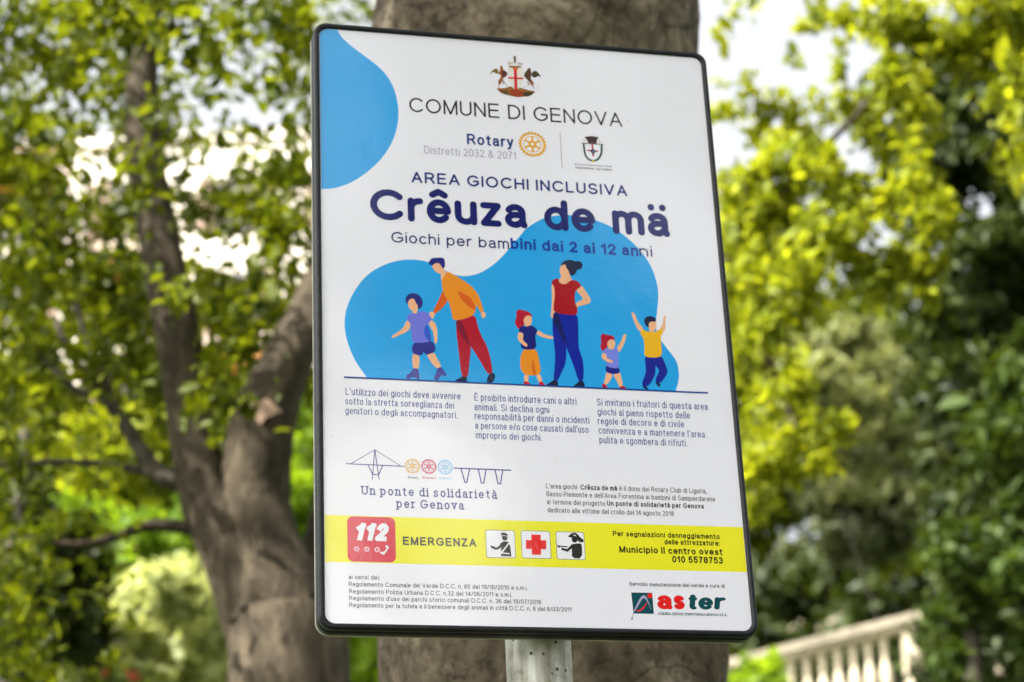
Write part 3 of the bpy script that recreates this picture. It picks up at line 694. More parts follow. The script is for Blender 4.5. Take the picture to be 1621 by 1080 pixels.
for k, (x, y) in enumerate(((568, 255), (605, 248), (645, 247), (765, 258), (805, 262), (845, 275))):
    disc(P, pd((x, y))[0], 1.4, (176, 150, 84) if k < 3 else (150, 124, 116), 7.2 + .1 * k, 10)
    line(P, [pd((x, y))[0], pd((x * .9 + 70, 300))[0]], .9, (184, 156, 96), 6.9 - .08 * k)
P.poly(CD([(672, 112), (720, 116), (722, 200), (712, 262), (690, 262), (676, 200)]), (98, 74, 16), 7.9)
P.poly(chaikin(CD([(180, 505), (240, 405), (310, 362), (355, 378), (372, 445), (320, 478), (290, 432), (240, 445)]), 1), OL, 5.4)
P.poly(chaikin(CD([(405, 300), (455, 315), (460, 390), (530, 425), (560, 480), (500, 548), (455, 562), (445, 640), (378, 702), (352, 620), (405, 560), (425, 500), (360, 475), (355, 450), (398, 430)]), 1), BW, 5.6)
P.poly(chaikin(CD([(430, 400), (540, 430), (550, 490), (500, 540), (440, 540)]), 1), (92, 40, 24), 5.9)
line(P, pd((450, 590), (480, 640), (470, 670)), 1.6, DB, 5.8); line(P, pd((480, 640), (545, 710)), 1.0, DB, 5.85); line(P, pd((380, 690), (370, 740)), 1.3, BW, 5.8)
line(P, pd((240, 585), (275, 600), (290, 720)), .6, (200, 190, 150), 5.2)
P.poly(chaikin(CD([(1045, 440), (1108, 398), (1180, 456), (1240, 565), (1170, 505), (1120, 552), (1050, 540), (1030, 490)]), 1), (60, 52, 14), 5.4)
P.poly(chaikin(CD([(960, 370), (1005, 345), (1026, 420), (1034, 500), (1012, 570), (1090, 660), (1050, 730), (1000, 655), (955, 595), (900, 548), (875, 480), (925, 420)]), 1), (84, 52, 20), 5.6)
P.poly(chaikin(CD([(1000, 600), (1090, 655), (1055, 720), (1005, 660)]), 1), (150, 84, 24), 5.9)
line(P, pd((950, 640), (975, 670), (970, 710)), 1.5, DB, 5.8); line(P, pd((1060, 700), (1085, 770)), 1.2, DB, 5.85); line(P, pd((905, 730), (890, 745)), 1.0, DB, 5.9)
line(P, pd((1180, 660), (1170, 720), (1150, 800)), .6, (190, 186, 160), 5.2)
P.build('printed_city_crest', panel)

# yellow band, badge, pictograms
P = Print()
u0, u1 = -SIGN_W / 2 + .0003, SIGN_W / 2 - .0003
vt, vb = (S(513, 815.8)[1] + S(1175, 834)[1]) / 2, (S(514, 890)[1] + S(1182, 905.5)[1]) / 2
P.poly([(u0, vb), (u1, vb), (u1, vt), (u0, vt)], (236, 230, 34), 1)
P.build('printed_band', panel)
CG = crop(540, 810, 4.0525)
pg = lambda *p: [(540 + x / 4.0525, 810 + y / 4.0525) for x, y in p]
P = Print()
a, b = S(*pg((42, 320))[0]), S(*pg((346, 38))[0])
P.poly(round_rect(a[0], a[1], b[0], b[1], .0055), (212, 30, 62), 2)
text(P, "112", pg((84, 187))[0], pg((292, 190))[0], 28.5, WHITE, weight=.27, shear=.18, track=.10, layer=4)
for k, x in enumerate((100, 165, 231)):
    disc(P, pg((x, 240 + 2 * k))[0], 4.0, (240, 196, 204), 4)
    for j in range(3 if k != 1 else 2):
        t = math.pi * j / (3 if k != 1 else 2); c_ = pg((x, 240 + 2 * k))[0]
        line(P, [(c_[0] - 2.4 * math.cos(t), c_[1] - 2.4 * math.sin(t)), (c_[0] + 2.4 * math.cos(t), c_[1] + 2.4 * math.sin(t))], 1.0, (212, 60, 84), 5 + j * .2)
line(P, pg((266, 266), (284, 258), (295, 240), (296, 224)), 2.6, WHITE, 4); line(P, pg((258, 264), (272, 270)), 3.4, WHITE, 4.4); line(P, pg((290, 222), (300, 230)), 3.2, WHITE, 4.6)
P.build('printed_emergency_badge', panel)
letters([("EMERGENZA", (638, 862.8), (754, 866), 13.2, (46, 46, 34), dict(weight=.19, track=.18))])
BK = (26, 26, 24)
def picto(corners, art):
    P = Print(); q = [S(*p) for p in pg(*corners)]
    x0, x1, y0, y1 = (q[0][0] + q[3][0]) / 2, (q[1][0] + q[2][0]) / 2, (q[3][1] + q[2][1]) / 2, (q[0][1] + q[1][1]) / 2
    P.poly(round_rect(x0, y0, x1, y1, .0022, 4), (120, 120, 108), 2)
    e = .0006; P.poly(round_rect(x0 + e, y0 + e, x1 - e, y1 - e, .0018, 4), (240, 240, 240), 3)
    art(P); return P.build('printed_pictogram', panel)
def officer(P):
    P.poly(CG([(1022, 136), (1045, 134), (1070, 146), (1064, 160), (1030, 155)]), BK, 4); disc(P, pg((1050, 169))[0], 4.2, BK, 4.2)
    line(P, pg((1028, 152), (1068, 158)), .7, (225, 225, 225), 5.4)
    P.poly(CG([(1020, 205), (1046, 190), (1074, 195), (1086, 225), (1092, 288), (1024, 286), (1028, 255)]), BK, 4)
    line(P, pg((966, 226), (992, 240), (1012, 232), (1034, 208)), 3.4, BK, 4.4); line(P, pg((962, 222), (985, 230)), 2.0, BK, 4.6)
    line(P, pg((1080, 196), (1030, 264)), 2.1, (238, 238, 238), 5); line(P, pg((1022, 266), (1078, 270)), 1.7, (238, 238, 238), 5.2)
def cross(P):
    c = (226, 14, 22)
    P.poly(CG([(1219, 147), (1280, 149), (1281, 184), (1315, 185), (1316, 242), (1282, 241), (1283, 278), (1223, 277), (1222, 240), (1186, 239), (1185, 182), (1220, 183)]), c, 4)
def fireman(P):
    P.poly(chaikin(CG([(1452, 162), (1473, 142), (1496, 134), (1518, 144), (1532, 165), (1558, 182), (1552, 200), (1524, 194), (1500, 172), (1478, 168)]), 1), BK, 4); disc(P, pg((1497, 181))[0], 4.4, BK, 4.2)
    line(P, pg((1492, 150), (1505, 156)), 1.2, (235, 235, 235), 5)
    P.poly(chaikin(CG([(1478, 208), (1532, 203), (1545, 212), (1546, 302), (1480, 299), (1480, 250)]), 1), BK, 4.3)
    line(P, pg((1486, 216), (1452, 250), (1420, 240)), 4.0, BK, 4.5); line(P, pg((1392, 222), (1448, 226)), 1.8, BK, 4.6); P.poly(CG([(1386, 212), (1404, 220), (1402, 232), (1388, 228)]), BK, 4.8)
picto([(925, 115), (1113, 122), (1123, 300), (930, 297)], officer)
picto([(1152, 120), (1340, 126), (1350, 305), (1158, 299)], cross)
picto([(1377, 126), (1557, 132), (1571, 312), (1382, 306)], fireman)
YB = (34, 32, 16)
letters([("Per segnalazioni danneggiamento", (970.3, 849.2), (1139.3, 853.4), 8.2, YB, dict(weight=.17)), ("delle attrezzature:", (1052, 862), (1139.5, 864.2), 8.2, YB, dict(weight=.17)),
         ("Municipio II centro ovest", (980.7, 875.2), (1144, 878.8), 10.2, YB, dict(weight=.19)), ("010 5578753", (1064.4, 890.6), (1144.8, 892.6), 10.4, YB, dict(weight=.19))])
GB = (50, 50, 54); RG = dict(weight=.125)
letters([("ai sensi dei:", (552, 917), (601, 918), 7, GB, RG), ("Regolamento Comunale del Verde D.C.C. n. 85 del 19/10/2010 e s.m.i.", (552, 928.5), (835, 934), 7, GB, RG),
         ("Regolamento Polizia Urbana D.C.C. n.32 del 14/06/2011 e s.m.i.", (552.6, 940), (810.5, 944.8), 7, GB, RG), ("Regolamento d'uso dei parchi storici comunali D.C.C. n. 36 del 19/07/2016", (552.8, 951), (857, 956), 7, GB, RG),
         ("Regolamento per la tutela e il benessere degli animali in città D.C.C. n. 6 del 8/03/2011", (553, 962), (904.8, 967.8), 7, GB, RG)])
letters([("Servizio manutenzione del verde a cura di", (996.4, 927.6), (1147.3, 930.6), 5.8, (40, 40, 40), dict(weight=.15))])

CH = crop(980, 910, 8.53)
ph = lambda *p: [(980 + x / 8.53, 910 + y / 8.53) for x, y in p]
P = Print()
for (x, y), r_ in (((994, 192), .9), ((609, 826.5), .9), ((571, 881), .8), ((700, 133), .6), ((1060, 480), .5), ((640, 700), .5), ((880, 730), .6), ((560, 345), .6), ((1010, 915), .7), ((755, 905), .5), ((1090, 560), .6), ((525, 690), .7), ((940, 120), .5)):
    P = Print(); disc(P, (x, y), r_, (120, 112, 100), 12, 8); P.build('dirt_speck', panel)
P = Print()
TEAL = (0, 72, 78); LR = (224, 26, 24)
P = Print()
P.poly(CH([(163, 240), (447, 243), (470, 528), (195, 525)]), TEAL, 2)
disc(P, ph((417, 282))[0], 3.9, LR, 3)
P.poly(CH(crom([(185, 525), (225, 430), (275, 330), (325, 278), (365, 302), (405, 385), (437, 482), (415, 430), (372, 345), (330, 316), (298, 352), (245, 440)], 4, True)), (168, 168, 196), 4)
line(P, ph((196, 505), (184, 560), (172, 600)), .8, (120, 128, 132), 4.3); line(P, ph((172, 582), (180, 592), (170, 606)), 1.6, (110, 116, 116), 4.5)
P.poly(CH(crom([(215, 478), (265, 476), (318, 442), (384, 358), (352, 432), (312, 476), (262, 498)], 4, True)), (214, 44, 56), 5)
for ch, xa, xb, cp, yb, c, sh in (('a', 518, 722, 272, 466, LR, 0.02), ('s', 742, 890, 274, 468, LR, 0.02), ('t', 928, 1052, 262, 470, TEAL, .12), ('e', 1068, 1270, 300, 472, TEAL, .10), ('r', 1286, 1432, 300, 470, TEAL, .12)):
    capx = (yb - cp) / 8.53 / (.92 + .04 if ch == 't' else .80)
    text(P, ch, ph((xa, yb))[0], ph((xb, yb + 1))[0], capx, c, weight=.35, kx=.6, shear=sh, layer=4, cap='round')
text(P, "AZIENDA SERVIZI TERRITORIALI GENOVA S.P.A.", ph((530, 545))[0], ph((1462, 559))[0], 4.3, TEAL, weight=.16)
P.build('printed_logo', panel)

# ================================================================= PLANTS
def tube(points, radii, seg=14, rough=0.0, rs=0, close=True):
    """tapered limb along a smooth path; returns verts, faces"""
    rnd = np.random.default_rng(rs)
    P_ = []; Rr = []
    m = len(points)
    for i in range(m - 1):
        a, b, c, d = (Vector(points[max(0, min(m - 1, k))]) for k in (i - 1, i, i + 1, i + 2))
        L = (c - b).length; n = max(3, int(L / max(0.05, (radii[i] + radii[i + 1]) * .5)))
        n = min(n, 40)
        for k in range(n):
            t = k / n
            P_.append(0.5 * (2 * b + (c - a) * t + (2 * a - 5 * b + 4 * c - d) * t * t + (3 * b - a - 3 * c + d) * t ** 3))
            Rr.append(radii[i] * (1 - t) + radii[i + 1] * t)
    P_.append(Vector(points[-1])); Rr.append(radii[-1])
    vs, fs = [], []
    ph = rnd.uniform(0, 6.28, 8)
    u = None
    for i, (p, r) in enumerate(zip(P_, Rr)):
        tg = (P_[min(i + 1, len(P_) - 1)] - P_[max(i - 1, 0)]).normalized()
        if u is None: u = tg.orthogonal().normalized()
        u = (u - tg * u.dot(tg)).normalized(); w = tg.cross(u)
        for k in range(seg):
            t = 2 * math.pi * k / seg
            s_ = i * 0.35
            f = 1 + rough * (math.sin(2 * t + ph[0] + .5 * s_ * .3) * .5 + math.sin(3 * t + ph[1] + s_ * .6) * .4 + math.sin(5 * t + ph[2] - s_) * .25 + math.sin(s_ * 1.3 + ph[3] + t) * .35 + math.sin(9 * t + 1.7 * s_ + ph[4]) * .12)
            vs.append(p + (u * math.cos(t) + w * math.sin(t)) * r * f)
    for i in range(len(P_) - 1):
        for k in range(seg):
            fs.append((i * seg + k, i * seg + (k + 1) % seg, (i + 1) * seg + (k + 1) % seg, (i + 1) * seg + k))
    if close:
        fs.append(tuple(range(seg - 1, -1, -1))); fs.append(tuple((len(P_) - 1) * seg + k for k in range(seg)))
    return vs, fs

def limb(name, mat, parent, paths, seg=14, rough=0.05, rs=0):
    V, Fc = [], []
    for j, (pts, rad) in enumerate(paths):
        v, f = tube(pts, rad, seg, rough, rs + j); b = len(V)
        V += v; Fc += [tuple(b + q for q in x) for x in f]
    return link_mesh(name, [tuple(parent_inv(parent, v)) for v in V], Fc, mat, parent, smooth=True)

def parent_inv(parent, v):
    return Vector(v) - parent.location if parent is not None else Vector(v)

def leaves(name, mat, parent, centres, size, aspect=.5, up=.5, droop=.3, fold=.25, size_var=.35, tint_clump=None):
    """many small folded leaves; centres N x 3 (world)"""
    c = np.asarray(centres, float); N = len(c)
    off = np.array(parent.location) if parent is not None else np.zeros(3)
    nrm = RNG.normal(size=(N, 3)); nrm[:, 2] += up * 2.2; nrm /= np.linalg.norm(nrm, axis=1)[:, None]
    ax = RNG.normal(size=(N, 3)); ax[:, 2] -= droop * 2
    ax -= nrm * (ax * nrm).sum(1)[:, None]; ax /= np.linalg.norm(ax, axis=1)[:, None] + 1e-9
    sd_ = np.cross(nrm, ax)
    L = size * np.exp(RNG.normal(0, size_var, N)); W = L * aspect * .5
    L, W = L[:, None], W[:, None]
    fz = nrm * (W * fold)
    v = np.stack([c - ax * L * .5, c - ax * L * .15 + sd_ * W + fz, c + ax * L * .2 + sd_ * W * .85 + fz, c + ax * L * .5 - nrm * L * .08,
                  c + ax * L * .2 - sd_ * W * .85 + fz, c - ax * L * .15 - sd_ * W + fz], 1) - off
    v = v.reshape(-1, 3)
    base = np.arange(N)[:, None] * 6
    q = np.concatenate([base + np.array([0, 1, 2, 3]), base + np.array([0, 3, 4, 5])], 1).reshape(-1)
    me = bpy.data.meshes.new(name)
    me.vertices.add(N * 6); me.vertices.foreach_set('co', v.astype(np.float32).ravel())
    me.loops.add(N * 8); me.loops.foreach_set('vertex_index', q.astype(np.int32))
    me.polygons.add(N * 2); me.polygons.foreach_set('loop_start', np.arange(0, N * 8, 4, dtype=np.int32))
    me.update(calc_edges=True); me.validate()
    t = RNG.random(N)
    if tint_clump is not None: t = np.clip(.55 * t + .45 * np.asarray(tint_clump), 0, 1)
    at_ = me.attributes.new('tint', 'FLOAT', 'POINT'); at_.data.foreach_set('value', np.repeat(t, 6).astype(np.float32))
    me.materials.append(mat)
    o = bpy.data.objects.new(name, me); COL.objects.link(o)
    if parent is not None: o.parent = parent
    return o

def clump(px, py, Y, rx, ry, n, sub=14, tight=.22, depth=None):
    """leaf centres of one leafy bough centred on a sight line at forward distance Y; rx, ry in photo pixels at that distance"""
    c = np.array(at(px, py, Y)); m = Y / F_PX * 1.04
    ax, ay = rx * m, ry * m; az = depth if depth else (ax + ay) * .5
    k = RNG.normal(size=(sub, 3)); k /= np.linalg.norm(k, axis=1)[:, None]; k *= (RNG.random(sub) ** .45)[:, None]
    which = RNG.integers(0, sub, n)
    p = k[which] + RNG.normal(size=(n, 3)) * tight
    p = p * np.array([ax, az, ay])
    tint = RNG.random(sub)[which]
    return c + p, tint

def crown(name, mat, parent, spec, size, dens=1.0, **kw):
    P_, T_ = [], []
    for s_ in spec:
        s_ = list(s_); s_[5] = max(6, int(s_[5] * dens))
        p, t = clump(*s_[:6], **(s_[6] if len(s_) > 6 else {})); P_.append(p); T_.append(t)
    return leaves(name, mat, parent, np.concatenate(P_), size, tint_clump=np.concatenate(T_), **kw)

def ground_at(p): return Vector((p.x, p.y, ground_z(p.x, p.y)))

# leaf materials (surface colours)
L_MID = mat_leaf('leaf_mid_green', (0.018, 0.038, 0.003), (0.175, 0.215, 0.012), .52)
L_YEL = mat_leaf('leaf_yellow_green', (0.060, 0.098, 0.006), (0.39, 0.425, 0.03), .54, tcol=(1.48, 1.38, .5))
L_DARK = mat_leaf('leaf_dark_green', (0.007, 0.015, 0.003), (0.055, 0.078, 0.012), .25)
L_OLIVE = mat_leaf('leaf_grey_green', (0.04, 0.052, 0.024), (0.11, 0.125, 0.055), .22, tcol=(1.2, 1.2, .7))
L_PALE = mat_leaf('leaf_pale', (0.26, 0.30, 0.12), (0.62, 0.66, 0.34), .5, tcol=(1.25, 1.2, .75))
L_GRASSY = mat_leaf('leaf_bright_green', (0.06, 0.13, 0.008), (0.24, 0.36, 0.025), .55)

# ---------------------------------------------------------------- the big trunk right behind the sign
YB_ = 2.75
def mid(pl, pr, y, Y): return at((pl + pr) / 2, y, Y)
base = ground_at(at(880, 1000, YB_)); base.z = 0
big = empty('tree', base)
tag(big, 'thick grey barked tree trunk standing directly behind the notice board', 'tree')
rad = lambda w, Y: w / 2 * Y / F_PX * .985
pts_ = [Vector((base.x + .02, base.y, -.1)), Vector((base.x, base.y, .5)), Vector((base.x, base.y, 1.3)), mid(595, 1150, 1050, YB_), mid(592, 1134, 560, YB_), mid(588, 1118, 60, YB_), mid(560, 1125, -160, YB_)]
rad_ = [.36, .27, .235, rad(585, YB_), rad(582, YB_), rad(580, YB_), rad(600, YB_)]
tr = limb('trunk', BARK, big, [(pts_, rad_)], seg=72, rough=.035, rs=3)
sub = tr.modifiers.new('sub', 'SUBSURF'); sub.levels = 1; sub.render_levels = 2
tx = bpy.data.textures.new('lumps', 'CLOUDS'); tx.noise_scale = .16; tx.noise_depth = 3
dm = tr.modifiers.new('lumps', 'DISPLACE'); dm.texture = tx; dm.texture_coords = 'LOCAL'; dm.strength = .055; dm.mid_level = .5
top = pts_[-1]
limbs = [([top - Vector((0, 0, .1)), top + Vector((-.35, .1, .7)), top + Vector((-1.0, .0, 1.7)), top + Vector((-2.2, -.4, 3.0))], [.17, .15, .11, .05]),
         ([top - Vector((0, 0, .1)), top + Vector((.4, .2, .7)), top + Vector((1.1, .5, 1.9)), top + Vector((2.0, .8, 3.2))], [.16, .14, .10, .05]),
         ([top - Vector((0, 0, .1)), top + Vector((.0, -.3, .9)), top + Vector((-.5, -1.1, 2.0)), top + Vector((-1.0, -2.2, 2.8))], [.13, .12, .08, .04])]
for j, lb in enumerate(limbs): limb('branch', BARK, big, [lb], seg=20, rough=.06, rs=20 + j)
def blob_pts(c, r, n, k=60, tight=.14):
    d = RNG.normal(size=(k, 3)); d /= np.linalg.norm(d, axis=1)[:, None]; d *= (RNG.random(k) ** .4)[:, None]
    w = RNG.integers(0, k, n)
    return np.array(c) + (d[w] + RNG.normal(size=(n, 3)) * tight) * np.array(r), RNG.random(k)[w]
a1, t1 = blob_pts((-2.9, -.3, 6.9), (3.6, 3.2, 1.6), 36000, 220)
a2, t2 = blob_pts((1.6, 2.8, 7.2), (2.6, 2.2, 1.3), 9000, 90)
keep = lambda p: p[:, 2] - CAM_Z > np.maximum(p[:, 1], 0) * .70 + .5
a1k, a2k = keep(a1), keep(a2)
leaves('crown', L_MID, big, np.concatenate([a1[a1k], a2[a2k]]), .085, aspect=.5, tint_clump=np.concatenate([t1[a1k], t2[a2k]]))

# ---------------------------------------------------------------- the two stemmed tree on the left
YL = 5.0
lb_ = at(455, 1180, YL); lbase = ground_at(lb_)
lt = empty('tree', lbase)
tag(lt, 'forked brown tree with a sawn branch stub, left of the notice board', 'tree')
def PX(x, y, w, Y=YL): return (at(x, y, Y), w / 2 * Y / F_PX)
def path(*q): return ([a for a, b in (PX(*k) for k in q)], [b for a, b in (PX(*k) for k in q)])
b0 = ([Vector((lbase.x, lbase.y, lbase.z - .1)), Vector((lbase.x, lbase.y, lbase.z + .4))], [.2, .16])
p1 = path((455, 1120, 205), (450, 1020, 188), (438, 940, 160), (420, 870, 128), (404, 800, 118), (405, 720, 120), (425, 640, 110), (462, 560, 88), (500, 480, 80, 5.1), (560, 330, 66, 5.2), (660, 60, 52, 5.4), (760, -250, 36, 5.6))
trunk_path = (b0[0] + p1[0], b0[1] + p1[1])
left_stem = path((432, 1080, 110), (404, 970, 120), (368, 880, 104), (330, 800, 92), (308, 700, 84), (292, 600, 80), (275, 500, 78), (255, 400, 76), (238, 300, 68), (226, 200, 62), (226, 100, 58), (238, 0, 54), (262, -140, 46), (300, -400, 30))
right_stem = path((470, 1000, 100), (498, 900, 66, 5.1), (522, 800, 60, 5.2), (560, 650, 56, 5.3), (620, 400, 46, 5.5), (690, 60, 36, 5.7))
limb('trunk', BARK2, lt, [trunk_path], seg=26, rough=.06, rs=40)
for j, st in enumerate((left_stem, right_stem)): limb('stem', BARK2, lt, [st], seg=22, rough=.06, rs=50 + j)
stub = path((436, 690, 70), (418, 672, 58), (404, 655, 50))
so = limb('branch_stub', BARK2, lt, [stub], seg=16, rough=.05, rs=61)
cv, cn = at(403, 654, YL - .045), None
d_ = (stub[0][-1] - stub[0][-2]).normalized(); u_ = d_.orthogonal().normalized(); w_ = d_.cross(u_)
rc = 30 * YL / F_PX
cf = [cv + (u_ * math.cos(2 * math.pi * k / 14) + w_ * math.sin(2 * math.pi * k / 14) * 1.25) * rc * (1 + .18 * math.sin(k * 2.3)) for k in range(14)]
cf2 = [q - d_ * .05 for q in cf]
link_mesh('cut_face', [tuple(q - so.location - lt.location) for q in cf + cf2], [tuple(range(14))] + [(k, 14 + k, 14 + (k + 1) % 14, (k + 1) % 14) for k in range(14)], CUTWOOD, so)
for j, br in enumerate((path((300, 760, 50), (255, 752, 34), (225, 715, 26), (185, 655, 22), (150, 610, 18), (110, 560, 15), (90, 510, 11)),
           path((182, 655, 22), (165, 600, 15), (140, 545, 12), (120, 480, 9)), path((160, 625, 18), (120, 618, 14), (70, 570, 12), (30, 545, 8)),
           path((262, 752, 26), (235, 747, 17), (160, 735, 13), (80, 732, 11), (-40, 738, 8)),
           path((330, 838, 34), (285, 834, 24), (235, 832, 20), (180, 850, 16), (120, 862, 12), (40, 850, 8)))):
    limb('branch', BARK3 if j in (0, 1, 2, 3) else BARK2, lt, [br], seg=10, rough=.06, rs=70 + j)
g = lambda **k: k
LS = [  # (px, py, Y, rx, ry, leaves)
    (60, 60, 5.2, 110, 90, 620), (170, 40, 4.6, 100, 70, 620), (330, 30, 4.4, 150, 55, 560), (450, 40, 4.8, 70, 60, 200), (40, 210, 5.4, 100, 110, 560), (150, 130, 5.6, 70, 90, 230),
    (225, 150, 5.5, 70, 110, 420), (230, 200, 4.6, 40, 60, 60), (215, 330, 5.5, 80, 120, 520), (220, 280, 4.6, 40, 60, 70), (110, 330, 5.8, 120, 90, 480), (60, 440, 5.6, 120, 90, 620), (160, 470, 5.2, 120, 80, 700), (230, 480, 5.4, 80, 90, 420), (265, 450, 4.6, 40, 50, 90),
    (430, 250, 5.0, 80, 60, 240), (400, 330, 5.4, 90, 70, 380), (450, 350, 5.2, 60, 90, 330), (300, 200, 5.3, 60, 60, 110), (470, 130, 5.4, 60, 60, 130), (390, 120, 5.6, 60, 90, 110), (330, 120, 5.4, 50, 60, 80),
    (300, 340, 5.4, 50, 90, 120), (400, 480, 5.4, 100, 70, 520), (440, 560, 5.6, 80, 60, 360), (360, 520, 5.0, 60, 90, 320), (120, 590, 5.6, 130, 70, 560), (40, 620, 5.2, 90, 90, 520), (215, 590, 5.3, 60, 80, 330),
    (330, 620, 4.7, 45, 80, 150), (375, 640, 4.7, 35, 35, 90), (20, 760, 5.4, 80, 70, 300), (140, 690, 6.0, 120, 40, 120), (260, 660, 5.6, 70, 60, 190), (20, 900, 5.2, 70, 110, 420), (0, 1020, 5.0, 70, 90, 320), (245, 760, 5.4, 40, 40, 120), (310, 430, 5.3, 50, 50, 90)]
LS += [(RNG.uniform(-700, 750), RNG.uniform(-900, -190), RNG.uniform(4.2, 6.6), 150, 90, 420) for _ in range(40)] + [(RNG.uniform(-700, -200), RNG.uniform(-60, 700), RNG.uniform(4.2, 6.6), 130, 110, 480) for _ in range(22)]
def tau(x, y):       # how thickly the boughs close over one another in each part of the crown
    t = 2.3 if y < 440 else 2.3
    for cx, cy, rx, ry, v in ((375, 165, 105, 120, .85), (300, 400, 45, 80, .7), (410, 365, 70, 45, .75), (330, 600, 45, 40, .5), (125, 645, 45, 30, .6), (150, 300, 60, 40, .6)):
        q = ((x - cx) / rx) ** 2 + ((y - cy) / ry) ** 2
        if q < 1: t = min(t, v)
    if y > 640: t = 1.0 if x < 60 else .22
    if x < 90 and y > 760: t = 1.4
    return t
FINE = []
for gy_ in range(-170, 1120, 48):
    for gx_ in range(-190, 520, 48):
        if gy_ > 700 and gx_ > 230: continue
        n = int(tau(gx_, gy_) * 48 * 48 / 120 / .42 * RNG.uniform(.5, 1.5))
        sx_ = 300 - (640 - gy_) * .13 if gy_ < 640 else 330
        far = abs(gx_ - sx_) < 75 or (gx_ > 330 and gy_ > 480)
        if n > 3: FINE.append((gx_ + RNG.uniform(-20, 20), gy_ + RNG.uniform(-20, 20), RNG.uniform(5.4, 6.4) if far and RNG.random() < .85 else RNG.uniform(4.5, 6.2), 46, 46, n, dict(sub=9, tight=.33)))
crown('crown', L_MID, lt, LS + FINE, .037, dens=.42, aspect=.48, up=.35, droop=.7)

# ---------------------------------------------------------------- foliage further left: second tree, thickets, flowering bush
def plant(name, label, cat, px, py, Y, mat, spec, size, bark=BARK3, stem_w=None, group=None, stem_name='trunk', crown_name='crown', **kw):
    p = at(px, py, Y); b = ground_at(p)
    o = empty(name, b); tag(o, label, cat, group)
    h = max(.5, p.z - b.z); w = stem_w or .03 * h + .02
    limb(stem_name, bark, o, [([b - Vector((0, 0, .1)), b + Vector((.03 * h, 0, h * .35)), b + Vector((-.02 * h, .02 * h, h * .7)), p], [w * 1.2, w, w * .75, w * .3])], seg=10, rough=.05, rs=int(px + py))
    crown(crown_name, mat, o, spec, size, **kw)
    return o
def rnd_spec(x0, x1, y0, y1, Y, dY, n, rx, ry, k):
    return [(RNG.uniform(x0, x1), RNG.uniform(y0, y1), Y + RNG.uniform(-dY, dY), rx * RNG.uniform(.7, 1.3), ry * RNG.uniform(.7, 1.3), k) for _ in range(n)]
plant('tree', 'dense mid green tree filling the gap behind the branches at far left', 'tree', 60, 560, 9.0, L_MID,
      rnd_spec(-80, 230, 430, 640, 9, .6, 16, 55, 50, 110) + rnd_spec(-60, 90, 180, 360, 9.3, .6, 6, 45, 45, 60), .07, stem_w=.08, aspect=.5)
plant('tree', 'slender tree with scattered green leaves between the forked tree and the notice board', 'tree', 470, 480, 10.5, L_MID,
      rnd_spec(330, 560, 470, 640, 10.5, .8, 9, 45, 40, 70) + rnd_spec(380, 520, 300, 470, 10.5, .8, 4, 40, 40, 35) + rnd_spec(520, 900, -200, 700, 11, .8, 14, 70, 60, 120), .07, stem_w=.05, aspect=.5)
plant('bush', 'sunlit yellow green bush behind the lower branches of the forked tree', 'bush', 150, 760, 13, L_YEL, rnd_spec(20, 320, 640, 820, 13, .8, 26, 60, 45, 330), .085, stem_name='stem', crown_name='foliage', aspect=.55, up=.1)
plant('bush', 'bright green bush lower behind the forked tree trunk', 'bush', 200, 870, 12, L_GRASSY, rnd_spec(60, 380, 820, 960, 12, .6, 20, 60, 45, 340), .08, stem_name='stem', crown_name='foliage', aspect=.55, up=.1)
plant('bush', 'bright green bush showing between the forked trunk and the notice board', 'bush', 520, 950, 14, L_GRASSY, rnd_spec(440, 640, 640, 1110, 14, .7, 26, 60, 55, 330), .09, stem_name='stem', crown_name='foliage', aspect=.55, up=.1)
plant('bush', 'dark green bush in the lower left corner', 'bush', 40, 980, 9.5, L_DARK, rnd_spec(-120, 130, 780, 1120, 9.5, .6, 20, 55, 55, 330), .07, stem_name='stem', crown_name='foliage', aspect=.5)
fb = plant('flowering_bush', 'pale leaved bush with a few red flowers at lower left', 'bush', 230, 1020, 10.5, L_PALE, rnd_spec(110, 360, 915, 1120, 10.5, .5, 32, 42, 38, 210) + [(300, 905, 10.4, 28, 25, 90), (150, 940, 10.4, 26, 24, 90)], .075, stem_name='stem', crown_name='foliage', aspect=.55, up=.1)
RED_F = mat_leaf('red_petal', (.5, .10, .05), (.65, .20, .10), .3, tcol=(1, .6, .5))
for px_, py_ in ((205, 1068), (212, 1072), (168, 1066)):
    p, t = clump(px_, py_, 9.8, 5, 5, 5); leaves('flower', RED_F, fb, p, .035, aspect=.9, tint_clump=t)
plant('bush', 'deep green thicket filling the slope behind the flowering bush', 'bush', 250, 900, 17, L_DARK, rnd_spec(-300, 700, 620, 1120, 17, 1.2, 60, 110, 80, 300), .13, stem_name='stem', crown_name='foliage', aspect=.5)

